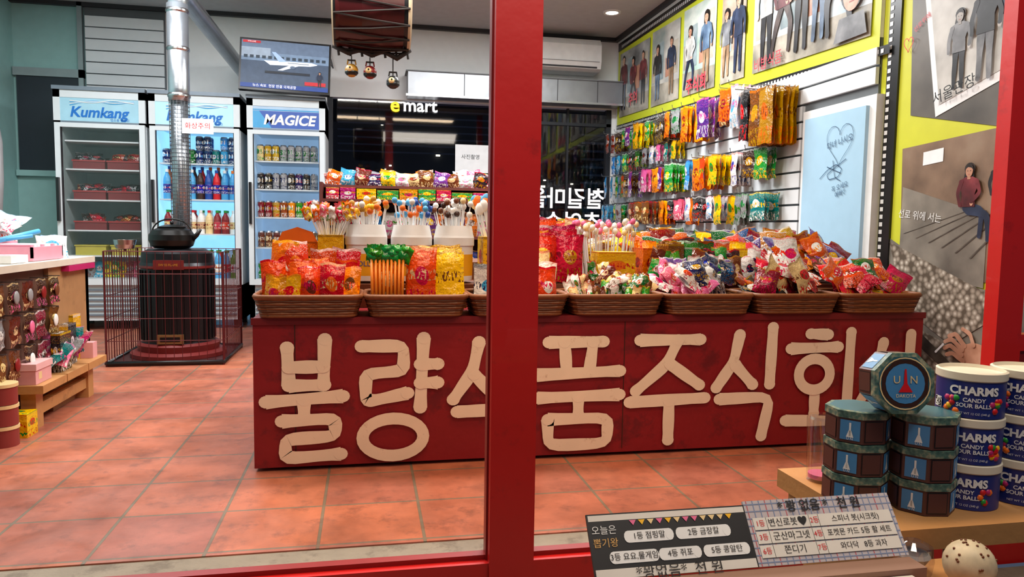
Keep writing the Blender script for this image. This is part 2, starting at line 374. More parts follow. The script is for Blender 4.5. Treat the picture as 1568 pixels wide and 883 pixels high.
def cloth(k):
    d={'black':['0c0c0e','1c1c20','34343a'],'white':['9a9a98','c8c8c4','e6e4de'],'grey':['4a4c50','6e7074','94969a'],'navy':['10182a','222e48','3a4866'],'denim':['33465e','546c88','8098b0'],'tan':['6a5038','94765a','b89c7c'],'wine':['3a1216','642028','8a3a40'],'skirt':['2a2422','4a3c38','6a5a54']}[k]
    return photo('print_cloth_'+k,d,9)
skin=photo('print_skin',['a87860','cc9a80','e4bca4'],8); skin2=photo('print_skin_grey',['6e6a68','a09c98','c4c0bc'],8); hair=photo('print_hair',['0e0a0a','1e1614','3a2a24'],14)
def person(b,x,y,h,top='black',bot='navy',sk=None,z=.004,pose=0,longhair=True,flip=1):
    sk=sk or skin; f=flip; s_=h
    P=lambda px,py:(x+f*px*s_,y+py*s_)
    T=cloth(top); B=cloth(bot) if bot else sk
    if pose==0:
        b.ribbon([P(-.05,.5),P(-.055,.27),P(-.06,.03)],.10*s_,B,z,w1=.05*s_); b.ribbon([P(.05,.5),P(.06,.27),P(.07,.03)],.10*s_,B,z+.0005,w1=.05*s_)
    elif pose==1:
        b.ribbon([P(-.02,.45),P(.22,.42),P(.2,.1)],.12*s_,B,z,w1=.055*s_); b.ribbon([P(.02,.42),P(.3,.36),P(.33,.06)],.12*s_,B,z+.0005,w1=.055*s_)
    else:
        b.ribbon([P(-.03,.5),P(-.14,.28),P(-.2,.04)],.10*s_,B,z,w1=.05*s_); b.ribbon([P(.03,.5),P(.13,.3),P(.1,.04)],.10*s_,B,z+.0005,w1=.05*s_)
    if longhair: b.ribbon([P(0,.93),P(-.01,.76)],.15*s_,hair,z+.001)
    b.poly([(*P(px,py),z+.002) for px,py in ((-.05,.83),(-.13,.80),(-.14,.72),(-.10,.62),(-.11,.46),(.11,.46),(.10,.62),(.14,.72),(.13,.80),(.05,.83))][::f],T)
    b.ribbon([P(-.12,.77),P(-.17,.62),P(-.12 if pose else -.16,.48)],.065*s_,T,z+.0025,w1=.045*s_); b.ribbon([P(.12,.77),P(.18,.64),P(.06 if pose else .17,.52)],.065*s_,T,z+.003,w1=.045*s_)
    b.disc(*P(.06 if pose else .17,.50),.025*s_,.03*s_,sk,z+.0034,10)
    b.rect(x-s_*.025,x+s_*.025,y+s_*.80,y+s_*.86,sk,z+.0032)
    b.disc(*P(0,.90),.056*s_,.075*s_,sk,z+.0038)
    b.poly([(*P(.066*math.cos(t),.905+.085*math.sin(t)),z+.0042) for t in [PI*i/12 for i in range(13)]]+[(*P(-.05,.93),z+.0042),(*P(-.02,.95),z+.0042),(*P(.03,.94),z+.0042),(*P(.052,.92),z+.0042)],hair)
    for k in (-1,1): b.disc(*P(k*.022,.902),.009*s_,.005*s_,hair,z+.0042,n=6)
    b.rect(x-s_*.016,x+s_*.016,y+s_*.855,y+s_*.861,mat('print_lip','#a8504a',.5),z+.0042)
PN=[(7.12,6.34),(6.28,5.69),(5.62,5.06),(4.97,4.63),(4.52,3.36)]
cols=[['5c5c5e','8d8f90','c8c8c4'],['7d8f8c','b7b4ae','e0e0d4'],['8aaa9a','bac8c0','eceee4'],['7a6c64','aa9a88','d4ccb8'],['9cb8c8','ccd4d8','efece0']]
tops=['black','white','grey','navy','tan','wine','denim']
for i,(ya,yb) in enumerate(PN):
    ph=photo('print_photo_%d'%i,cols[i],2.6,stretch=(1,1,1.8))
    za=zb(ya)+.07; z2=zb(yb)+.07
    b.quad((2.470,ya,za),(2.470,yb,z2),(2.470,yb,2.6),(2.470,ya,2.62),ph)
    gm=photo('print_ground_%d'%i,['6a665c','9c9688','c4bcac'],6)
    b.quad((2.4695,ya,za),(2.4695,yb,z2),(2.4695,yb,z2+.16),(2.4695,ya,za+.18),gm)
    w=ya-yb
    for j in range(4):
        y0=ya-w*(j+.1)/4; hh=R(.15,.4)
        b.quad((2.469,y0,za+.2),(2.469,y0-w*.17,za+.2),(2.469,y0-w*.17,za+.2+hh),(2.469,y0,za+.2+hh),photo('print_bldg_%d'%(j%3),[['9a9488','b8b0a0','d0c8b8'],['6a7a80','8c9ca0','b0bcbe'],['9a6a58','b8846c','cca088']][j%3],7))
    b.T=FX(0,0,.034)
    if i<4:
        k=max(2,int(w/.2))
        for j in range(k):
            person(b,-(ya-(j+.5)*w/k),za+.03+R(0,.04),.5+R(-.04,.04),random.choice(tops),random.choice(['black','denim','skirt','navy','tan']),pose=random.choice([0,0,2]),longhair=random.random()<.6,z=.002+j*.0012,flip=random.choice([-1,1]))
    else:
        for j,(yy,dz_,hh,tp,bt,ps_,fl) in enumerate([(4.36,.0,.66,'white','black',0,1),(4.16,.02,.62,'wine','skirt',2,1),(3.97,.0,.66,'tan','black',0,-1),(3.80,.02,.6,'navy','denim',0,-1),(3.64,.0,.66,'grey','black',2,-1)]):
            person(b,-yy,za+.02+dz_,hh,tp,bt,pose=ps_,z=.002+j*.0012,flip=fl)
        b.disc(-3.5,2.17,.10,.13,hair,.012); b.disc(-3.5,2.14,.075,.1,skin,.0125); b.poly([(-3.5+.085*math.cos(t),2.17+.1*math.sin(t),.013) for t in [PI*q/12 for q in range(13)]],hair)
        for q in (-1,1): b.disc(-3.5+q*.03,2.145,.012,.006,hair,.0132,8)
        b.rect(-3.52,-3.48,2.085,2.092,mat('print_lip','#a8504a',.5),.0132); b.poly([(-3.64,1.9,.0122),(-3.37,1.9,.0122),(-3.40,2.02,.0122),(-3.6,2.02,.0122)],cloth('grey'))
    b.T=Matrix()
pinkt=mat('print_pink','#d8404e',.5)
b.T=FX(5.34,2.0,.046); b.text('주식회',.13,pinkt,bold=.003); b.T=FX(6.7,2.12,.046); b.text('추억',.13,pinkt,bold=.003); b.T=FX(4.3,1.95,.052); b.text('비밥식품',.09,pinkt); b.T=Matrix()
b.finish('film_strip_poster')
b=MB()
b.box(2.488,2.498,3.17,3.25,.1,2.78,black)
for i in range(72):
    z=.12+i*.037; b.quad((2.486,3.242,z),(2.486,3.22,z),(2.486,3.22,z+.02),(2.486,3.242,z+.02),white)
b.finish('film_strip_border')
b=MB()
pg=photo('collage_grey',['57524c','868076','a69e90'],3); pb=photo('collage_brown',['4e3c30','8a725e','a89884'],2.5); ps=photo('collage_shells',['dfdacf','a3988a','5c5246'],38,'vor')
pdk=photo('collage_dark',['3a3836','66625c','827e78'],2)
def Q(pts,m,off): b.poly([(2.5-off,y,z) for y,z in pts],m)
Q([(3.12,2.2),(3.08,1.45),(2.55,1.33),(2.0,1.45),(2.0,2.6),(3.12,2.6)],pdk,.004)
Q([(3.03,2.0),(2.92,1.42),(2.3,1.6),(2.25,2.15)],paper,.007)
Q([(2.99,1.96),(2.90,1.47),(2.33,1.63),(2.3,2.1)],photo('collage_bw',['8a8a86','bdbcb8','e0e0dc'],4),.009)
b.T=FX(2.80,1.52,.011); person(b,0,0,.34,'grey','black',sk=skin2); person(b,.14,.01,.42,'black','grey',sk=skin2,z=.008); person(b,.30,.05,.44,'navy','black',sk=skin2,z=.006)
b.T=FX(2.80,1.515,.03); b.text('서울관장',.065,black,Matrix.Rotation(.2,4,'Z')); 
b.T=FX(3.03,1.86,.011); b.text('선로위에',.03,pinkt,Matrix.Rotation(.5,4,'Z'))
b.T=Matrix()
Q([(3.12,1.30),(3.1,.86),(2.8,.72),(2.0,.66),(2.0,1.3),(2.6,1.33)],pb,.004)
Q([(3.1,1.12),(3.1,.84),(2.8,.70),(2.6,.68),(2.6,.98)],pg,.006)
Q([(2.98,1.27),(2.98,1.21),(2.86,1.22),(2.86,1.28)],paper,.006)
b.T=FX(2.70,.86,.008); person(b,0,0,.34,'wine','navy',pose=1); person(b,.16,.06,.30,'black','denim',pose=1,z=.008); b.T=FX(2.98,.98,.01); b.text('선로 위에 서는',.045,white,Matrix.Rotation(-.1,4,'Z')); b.T=Matrix()
for q in range(6): Q([(3.08-q*.08,.9-q*.02),(3.07-q*.08,.9-q*.02),(2.7-q*.05,1.0),(2.71-q*.05,1.0)],photo('collage_rail',['2e2824','4e463e','6e665c'],9),.0075+q*.0003)
Q([(3.18,.88),(3.1,.1),(2.0,.1),(2.0,.62),(2.75,.69)],pg,.004)
Q([(3.17,.86),(3.05,.55),(2.75,.42),(2.45,.62),(2.75,.72)],ps,.007)
Q([(3.08,.5),(3.0,.42),(2.8,.15),(2.4,.1),(2.3,.3)],ps,.007)
Q([(3.14,.62),(3.0,.42),(2.6,.22),(2.6,.26),(2.98,.48),(3.13,.68)],photo('collage_rail',['2e2824','4e463e','6e665c'],9),.009)
b.T=FX(2.66,.40,.012)
b.disc(.05,-.01,.085,.06,skin,0); b.ribbon([(.08,-.03),(.20,-.13)],.085,skin,.0005)
for k,(ax,ay,bx_,by_,cx_,cy_) in enumerate([(-.01,.03,-.06,.075,-.095,.06),(-.02,.012,-.08,.05,-.115,.032),(-.02,-.01,-.085,.022,-.115,.004),(-.01,-.035,-.07,-.01,-.10,-.022),(.04,.04,.02,.085,-.02,.10)]):
    b.ribbon([(ax,ay),(bx_,by_),(cx_,cy_)],.024-.001*k,skin,.001+.0006*k,w1=.017)
b.ribbon([(-.12,.02),(-.16,-.02)],.01,paper,.006); b.T=Matrix()
b.finish('photo_collage_poster')
b=MB(); dm=mat('door_pale_blue','#a6cce4',.4,var=.06)
b.box(2.45,2.499,3.26,3.88,0,1.58,white); b.box(2.43,2.452,3.31,3.83,.02,1.53,dm)
b.tube([(2.42,3.79,.8),(2.38,3.79,.8),(2.38,3.71,.8)],.01,steel,8)
b.T=FX(3.5,1.28,.075); mk=mat('marker_ink','#3c5a78',.5)
b.text('다녀 나시오',.045,mk,Matrix.Translation((-.0,.09,0))@Matrix.Rotation(.15,4,'Z')); 
hp=[(.0+.11*math.sin(t)**3,.09+.0075*(13*math.cos(t)-5*math.cos(2*t)-2*math.cos(3*t)-math.cos(4*t))) for t in [i*2*PI/30 for i in range(31)]]
b.ribbon(hp,.003,mk,.001,caps=False); b.ribbon([(-.16,-.09),(-.1,-.05),(-.02,-.02),(.03,-.05),(0,-.09),(-.08,-.1),(-.1,-.07),(.06,-.0)],.004,mk,caps=False); b.ribbon([(-.05,-.0),(-.03,-.09),(.02,-.11)],.004,mk,caps=False); b.ribbon([(-.1,-.03),(.02,-.07)],.004,mk,caps=False)
b.text('꼭 오세요\n예뻐♡',.035,mk,Matrix.Translation((.02,-.16,0))@Matrix.Rotation(.2,4,'Z')); b.T=Matrix()
b.finish('door_1')
b=MB(); b.T=FX(3.10,1.78,.02); hp=[(.0+.03*math.sin(t)**3,.0023*(13*math.cos(t)-5*math.cos(2*t)-2*math.cos(3*t)-math.cos(4*t))) for t in [i*2*PI/30 for i in range(31)]]
b.ribbon(hp,.004,solid['red'],0,caps=False); b.finish('heart_sticker')
# ------------------------------------------------------------------ hanging snack bags
b=MB()
for zi,(zt,h,w0) in enumerate([(1.82,.27,.115),(1.41,.22,.115),(1.135,.19,.11),(.89,.2,.11)]):
    y=4.14 if zi>0 else 4.40
    while y<7.08:
        L=R(.10,.20); hh=h*R(.75,1.05); w=w0*R(.8,1.3)
        if zi==0 and y>5.3: hh*=.8
        b.tube([(2.47,y,zt+.005),(2.47-L-.03,y,zt+.005),(2.47-L-.035,y,zt+.03)],.003,chrome,5)
        m=pk(*random.choice(HP)); k=random.choice([2,3,4,5])
        for q in range(k):
            b.bag(2.46-L*(q+.7)/k,y+R(-.008,.008),zt-hh,w,hh,.024,m,yaw=-PI/2+R(-.2,.2),roll=R(-.07,.07))
        y+=w*R(1.05,1.35)+.015
y=5.5
while y<7.1:
    hh=R(.12,.17); w=R(.08,.11); m=pk(*random.choice(HP))
    for q in range(3): b.bag(2.44-.04*q,y,1.60-hh,w,hh,.02,m,yaw=-PI/2+R(-.1,.1),roll=R(-.05,.05))
    b.tube([(2.47,y,1.605),(2.32,y,1.605)],.003,chrome,5)
    y+=w*1.4+.03
b.finish('hanging_snack_bags')
b=MB()
for y,zt,h,p in [(3.99,1.74,.33,('gold','orange','brown')),(4.12,1.74,.33,('brown','gold','orange')),(4.26,1.76,.3,('black','red','grey'))]:
    b.tube([(2.47,y,zt+.005),(2.22,y,zt+.005)],.003,chrome,5)
    for q in range(6): b.bag(2.45-q*.034,y+R(-.01,.01),zt-h,.13,h,.03,pk(*p),yaw=-PI/2+R(-.15,.15))
b.finish('hanging_jerky_bags')
# ------------------------------------------------------------------ red counter
b=MB(); b.box(-.4,2.35,2.75,3.8,.014,.563,redc)
b.box(-.405,2.355,2.742,2.752,.540,.565,mat('red_edge','#6e0f14',.5))
for x in (-.256,1.0): b.box(x,x+.003,2.7485,2.751,.03,.54,solid['dbrown'])
for x in (-.3,.8,1.55,2.2):
    b.box(x,x+.05,2.8,2.85,0,.014,black); b.box(x,x+.05,3.65,3.7,0,.014,black)
L={'bul':((-.362,-.085),(.020,.50),[[(29,91),(31,62)],[(77,97),(75,63)],[(31,76),(75,76)],[(31,62),(76,62)],[(2,50),(100,53)],[(50,51),(50,38)],[(22,35),(90,36),(90,22),(26,21),(26,6),(97,8)]],[]),
'ryang':((-.0265,.269),(.024,.495),[[(3,92),(55,92),(55,72),(8,70),(8,49),(20,49),(60,54)],[(80,98),(76,42)],[(76,77),(98,77)],[(76,62),(98,62)]],[(42,19,38,15)]),
'sik1':((.308,.60),(.03,.505),[[(38,92),(30,68),(5,46)],[(32,66),(60,48)],[(88,98),(86,48)],[(10,36),(88,37),(76,2)]],[]),
'pum':((.639,.99),(.037,.488),[[(15,94),(78,94)],[(33,94),(36,68)],[(66,94),(62,68)],[(2,66),(98,68)],[(3,46),(98,47)],[(50,46),(50,30)],[(15,27),(85,27),(84,4),(16,4),(15,27)]],[]),
'ju':((1.026,1.347),(.048,.49),[[(12,94),(92,94)],[(62,94),(48,72),(8,48)],[(52,72),(92,52)],[(0,38),(100,40)],[(52,38),(52,2)]],[]),
'sik2':((1.382,1.674),(.047,.518),[[(38,92),(30,68),(5,46)],[(32,66),(60,48)],[(88,98),(86,48)],[(10,36),(88,37),(76,2)]],[]),
'hoe':((1.698,2.025),(.056,.493),[[(35,97),(60,96)],[(8,83),(75,84)],[(44,42),(44,20)],[(4,14),(72,12)],[(92,98),(90,4)]],[(42,58,22,15)]),
'sa':((2.04,2.335),(.06,.481),[[(40,90),(28,55),(2,25)],[(30,55),(62,28)],[(84,98),(82,2)],[(84,52),(100,50)]],[])}
b.T=FY(0,2.744,0)
for k,((x0,x1),(z0,z1),st_,rg) in L.items():
    dz=.0005
    fx=lambda p:(x0+(x1-x0)*p[0]/100,z0+(z1-z0)*p[1]/100)
    for s_ in st_:
        b.ribbon([fx(p) for p in s_],.046,offw,dz); dz+=.0008
    for cx,cy,rx,ry in rg:
        c_=fx((cx,cy)); b.ring(c_[0],c_[1],rx/100*(x1-x0),ry/100*(z1-z0),.045,offw,dz)
b.T=Matrix()
b.finish('red_display_counter')
b=MB()
b.box(-.35,2.32,3.08,3.36,.565,.66,dwood); b.box(-.35,2.32,3.36,3.78,.565,.74,dwood)
b.finish('display_riser')
# ------------------------------------------------------------------ baskets
def basket(b,x0,x1,y0,y1,z0,z1):
    cx,cy=(x0+x1)/2,(y0+y1)/2
    def loop(f,z,ph,amp,n=64):
        hx_,hy_=(x1-x0)/2*f,(y1-y0)/2*f; pts=[]
        for i in range(n+1):
            t=2*PI*i/n; c,s_=math.cos(t),math.sin(t)
            k=(abs(c)**8+abs(s_)**8)**(-1/8)
            a=1+amp*math.sin(i*PI*.5*1.0+ph)
            pts.append((cx+c*k*hx_*a,cy+s_*k*hy_*a,z))
        return pts
    nr=8
    for i in range(nr):
        t=i/(nr-1); b.tube(loop(.9+.1*t,z0+.005+(z1-z0-.012)*t,PI*(i%2),.006),.0062,wick if i%2 else wick2,5,False)
    b.tube(loop(1.01,z1,0,.0),.0095,wick,6,False); b.tube(loop(.9,z0+.004,0,0),.007,wick,6,False)
    lo=loop(.885,z0+.003,0,0); hi=loop(.975,z1-.005,0,0)
    n=len(lo); b.add(lo+hi,[(i,i+1,n+i+1,n+i) for i in range(n-1)],wick2)
    b.add(lo[:-1],[tuple(range(n-1))],wick2)
def fill(b,x0,x1,ys,zb,n,w,h,pals,tilt=.15,mess=.12,d=.035):
    for r,y in enumerate(ys):
        for i in range(n):
            x=x0+(x1-x0)*(i+.5)/n+R(-.01,.01)
            b.bag(x,y+R(-.01,.01),zb+.018*r,w*R(.9,1.1),h*R(.9,1.08)+.02*r,d,rp(pals),yaw=R(-.3,.3),tilt=-tilt+R(-.1,.1),roll=R(-mess,mess))
def mess(b,x0,x1,y0,y1,z0,z1,n,w,h,pals):
    for i in range(n):
        t=i/n; x=R(x0+w*.3,x1-w*.3); y=R(y0+.03,y1); z=z0+(z1-z0)*t*(.6+.4*(y-y0)/(y1-y0))
        b.bag(x,y,z,w*R(.85,1.15),h*R(.85,1.15),.04,rp(pals),yaw=R(-.7,.7),tilt=R(-1.0,-.3),roll=R(-.8,.8))
bx=[-.40+i*.3895 for i in range(8)]
Y0,Y1=2.715,2.99
for i in range(7):
    b=MB(); x0,x1=bx[i]+.008,bx[i+1]-.008
    basket(b,x0,x1,Y0,Y1,.569,.642)
    a,c=x0+.02,x1-.02
    if i==0:
        p=[('red','yellow','orange'),('orange','red','yellow'),('orange','yellow','red'),('red','orange','white')]
        fill(b,a,c,[2.94],.61,4,.105,.22,p); fill(b,a,c,[2.86],.60,4,.095,.18,p); fill(b,a,a+.14,[2.78],.585,2,.08,.14,[('yellow','red','orange')]); fill(b,a+.15,c,[2.78],.585,3,.085,.17,[('orange','brown','red'),('red','orange','cream')])
    elif i==1:
        for q in range(3):
            b.bag(a+.06,2.80+.055*q,.59,.13,.20,.045,pk('orange','cream','orange'),tilt=-.12)
            for t in range(9): b.tube([(a+.005+t*.0135,2.775+.055*q,.60),(a+.002+t*.0145,2.795+.055*q,.775)],.0055,mat('candy_orange','#e8862a',.3),6)
            for t in range(9): b.bag(a+.005+t*.014,2.80+.05*q,.765,.05,.06,.025,pk('green','dgreen','green'),roll=R(-.5,.5))
            b.bag(a+.185,2.80+.055*q,.59,.115,.235,.035,pk('orange','red','cream'),tilt=-.14,roll=.03)
            b.bag(a+.30,2.81+.055*q,.59,.12,.22+.01*q,.035,pk('yellow','yellow','brown'),tilt=-.16,roll=-.03)
    elif i==2:
        for q in range(9): b.bag(a+.05+.003*q,2.78+.022*q,.59,.12,.16,.008,pk('black','white','grey') if q%2 else pk('white','lblue','navy'),tilt=-.1,roll=.04)
        fill(b,a+.12,c,[2.80,2.87,2.93],.59,2,.10,.15,[('white','blue','red'),('cream','brown','red'),('orange','white','red')])
    elif i==3:
        for q in range(3): fill(b,a,c,[2.76+.07*q],.59+.02*q,9,.035,.085,[('green','white','yellow'),('white','green','red'),('brown','cream','dred'),('cream','brown','red')],mess=.35,d=.02)
        mess(b,a+.1,c,2.76,2.95,.62,.70,20,.05,.09,[('brown','cream','dred'),('cream','brown','red'),('white','brown','red'),('dgreen','white','red')])
    elif i==4:
        mess(b,a,a+.18,2.75,2.93,.61,.70,14,.06,.12,[('white','red','mag'),('pink','red','white')])
        mess(b,a+.14,c,2.76,2.95,.61,.73,16,.08,.11,[('navy','white','cream'),('navy','blue','cream'),('white','navy','cream'),('navy','gold','white')])
    elif i==5:
        mess(b,a,c,2.75,2.93,.60,.68,12,.09,.12,[('black','gold','red'),('brown','cream','red'),('dred','red','gold'),('black','white','gold')])
        mess(b,a+.08,c,2.76,2.95,.64,.75,13,.12,.15,[('white','red','orange'),('red','white','gold'),('brown','red','gold'),('cream','red','brown')])
    else:
        mess(b,a,c,2.76,2.94,.60,.72,20,.11,.14,[('red','orange','white'),('red','gold','dred'),('orange','red','white'),('red','yellow','green'),('red','dred','white'),('dgreen','white','red')])
    b.finish('snack_basket')
# ------------------------------------------------------------------ rear displays on the counter
def lolly(b,x,y,z0,z1,r,m,lean=(0,0)):
    x2,y2=x+lean[0],y+lean[1]
    b.tube([(x,y,z0),(x2,y2,z1)],.0025,white,5); b.ball((x2,y2,z1+r*.8),r,m,8,(1,.8,1.1))
def tub(x,y,r,z0,z1,cols,name='lollipop_tub'):
    b=MB(); lab=mat('tub_label','#e8a81c',.4)
    h=z1-z0
    b.lathe(x,y,[(0,z0),(r*.93,z0),(r*.95,z0+.02),(r*.97,z0+h*.48,lab),(r*.98,z0+h*.62,white),(r*1.03,z0+h*.64,white),(r*1.03,z0+h*.78,white),(r,z0+h*.82,white),(r*.9,z1,white),(0,z1,white)],white,28)
    b.text('LOLLY',.03,solid['blue'],curve=(x,y,r*.975,z0+h*.3,-PI/2-.1))
    for i in range(46):
        a=R(0,2*PI); q=R(0,r*.8); lolly(b,x+q*math.cos(a),y+q*math.sin(a),z1-.02,z1+R(.03,.10),.013,solid[random.choice(cols)],(.3*q*math.cos(a),.25*q*math.sin(a)))
    b.finish(name)
tub(.0,3.19,.085,.672,.905,['yellow','orange','gold','white'])
tub(.19,3.19,.085,.672,.905,['lblue','white','orange','blue'])
tub(.372,3.19,.085,.672,.905,['dbrown','cream','brown','white'])
b=MB()
b.box(-.36,-.20,3.18,3.3,.662,.83,solid['orange'],fm=pk('orange','yellow','brown')); b.poly([(-.36,3.18,.83),(-.20,3.18,.83),(-.22,3.18,.87),(-.28,3.18,.89),(-.34,3.18,.87)],solid['orange']); b.finish('candy_carton')
b=MB()
xa,xb=-.195,-.095
b.box(xa,xb,3.12,3.28,.662,.86,solid['yellow'],fm=pk('yellow','red','brown'))
for i in range(64):
    x=R(xa+.01,xb-.01); y=R(3.13,3.27); lx=(x-(xa+xb)/2)*1.4; h=R(.10,.17)
    c_=random.choice(['red','orange','yellow','pink','white','green'])
    b.tube([(x,y,.84),(x+lx,y+R(-.01,.02),.86+h*.8)],.0025,white,5); b.bag(x+lx,y,.86+h*.55,.028,.05,.014,pk(c_,'white','red'),roll=R(-.4,.4))
b.finish('stick_candy_box')
b=MB()
b.box(.49,.63,3.12,3.28,.662,.86,solid['yellow'],fm=pk('yellow','red','brown'))
for i in range(34):
    x=R(.50,.62); y=R(3.13,3.26); lx=(x-.56)*.8; c_=random.choice(['white','lblue','orange','brown','cream'])
    b.tube([(x,y,.84),(x+lx,y,.98)],.003,white,5); b.ball((x+lx,y,1.0+R(-.03,.02)),.02,solid[c_],10,(1,.4,1.4))
b.finish('stick_candy_box')
b=MB()
rp1=[('red','dred','yellow'),('red','yellow','dred'),('red','gold','dred'),('red','green','white')]
for q in range(3):
    for x in (.74,.87): b.bag(x+R(-.01,.01),3.1+.05*q,.665,.13,.21+.02*q,.05,rp(rp1),tilt=-.1,roll=R(-.1,.1))
    for x in (.72,.84,.97): b.bag(x,3.38+.05*q,.745,.13,.20,.05,rp([('red','white','dred'),('green','dred','yellow'),('red','dred','yellow'),('cream','green','red')]),tilt=-.1,roll=R(-.2,.2))
b.finish('red_snack_packs')
b=MB()
b.box(1.0,1.17,3.1,3.22,.664,.80,solid['yellow'],fm=pk('yellow','orange','red'))
for i in range(50): 
    x=R(.98,1.22); lolly(b,x,3.3+R(-.05,.05),.665,R(.86,.93),.014,solid[random.choice(['white','cream','pink'])],((x-1.1)*.3,0))
b.finish('lollipop_carton')
b=MB()
for x,p in [(1.22,('orange','dred','red')),(1.34,('brown','cream','gold')),(1.42,('green','red','white')),(1.50,('dgreen','white','red')),(1.58,('red','yellow','white')),(1.66,('yellow','green','red'))]:
    b.box(x,x+.075,3.14,3.28,.664,.80+R(0,.05),pk(*p),fm=pk(*p))
    for q in range(5): b.bag(x+.037,3.15+.025*q,.70,.07,.15,.02,pk(*p),tilt=-.1)
b.finish('snack_cartons')
b=MB()
big=[('red','yellow','white'),('orange','red','white'),('purple','gold','white'),('black','gold','red'),('white','red','orange'),('brown','gold','cream'),('yellow','red','brown'),('dred','white','gold'),('blue','white','yellow'),('dbrown','orange','white'),('dgreen','yellow','white'),('gold','brown','dred')]
for r_,(y,z,h) in enumerate([(3.72,.745,.17),(3.6,.745,.15),(3.45,.745,.12)]):
    x=1.15
    while x<2.28:
        b.bag(x,y,z,R(.12,.17),h*R(.9,1.15),.06,rp(big),yaw=R(-.3,.3),tilt=R(-.5,-.1),roll=R(-.5,.5)); x+=R(.07,.10)
b.finish('large_snack_bags')
b=MB()
mess(b,1.76,2.3,3.05,3.33,.68,.80,40,.13,.15,[('red','white','orange'),('white','red','gold'),('gold','red','white'),('purple','yellow','white'),('dred','white','gold'),('brown','cream','red'),('orange','brown','white')])
b.finish('loose_snack_bags')
b=MB()
fill(b,1.20,1.74,[3.04,3.075],.665,8,.07,.12,[('black','gold','red'),('brown','cream','gold'),('green','white','red'),('white','navy','red'),('purple','gold','white')],mess=.3)
b.finish('small_snack_bags')
b=MB()
sh=mat('shelf_red_brown','#58221c',.5)
for z in (.55,.83,1.085,1.19): 
    yb_=5.35 if z<1.1 else 5.5; b.box(-.30,1.15,yb_,5.85,z-.02,z,sh)
for x in (-.32,1.15): b.box(x,x+.02,5.35,5.85,0,1.2,sh)
b.box(-.3,1.15,5.84,5.86,.1,1.2,sh)
for z,y,h in ((1.19,5.58,.12),(1.19,5.72,.14)):
    x=-.24
    while x<1.12: b.bag(x,y,z,.12,h*R(.75,1.1),.05,rp(HP+PAL),yaw=R(-.2,.2),tilt=-.15,roll=R(-.25,.25)); x+=.098
x=-.28
while x<1.05:
    w=R(.09,.16); p=rp([('mag','white','yellow'),('green','yellow','red'),('red','white','yellow'),('yellow','red','green'),('pink','white','mag'),('white','pink','green')]); b.box(x,x+w,5.4,5.52,1.086,1.086+R(.06,.085),p,fm=p); x+=w+.008
for z in (.56,.83):
    x=-.24
    while x<1.1: b.bag(x,5.45,z,.11,.17,.05,rp(),tilt=-.15,roll=R(-.1,.1)); x+=.1
b.finish('candy_shelf')
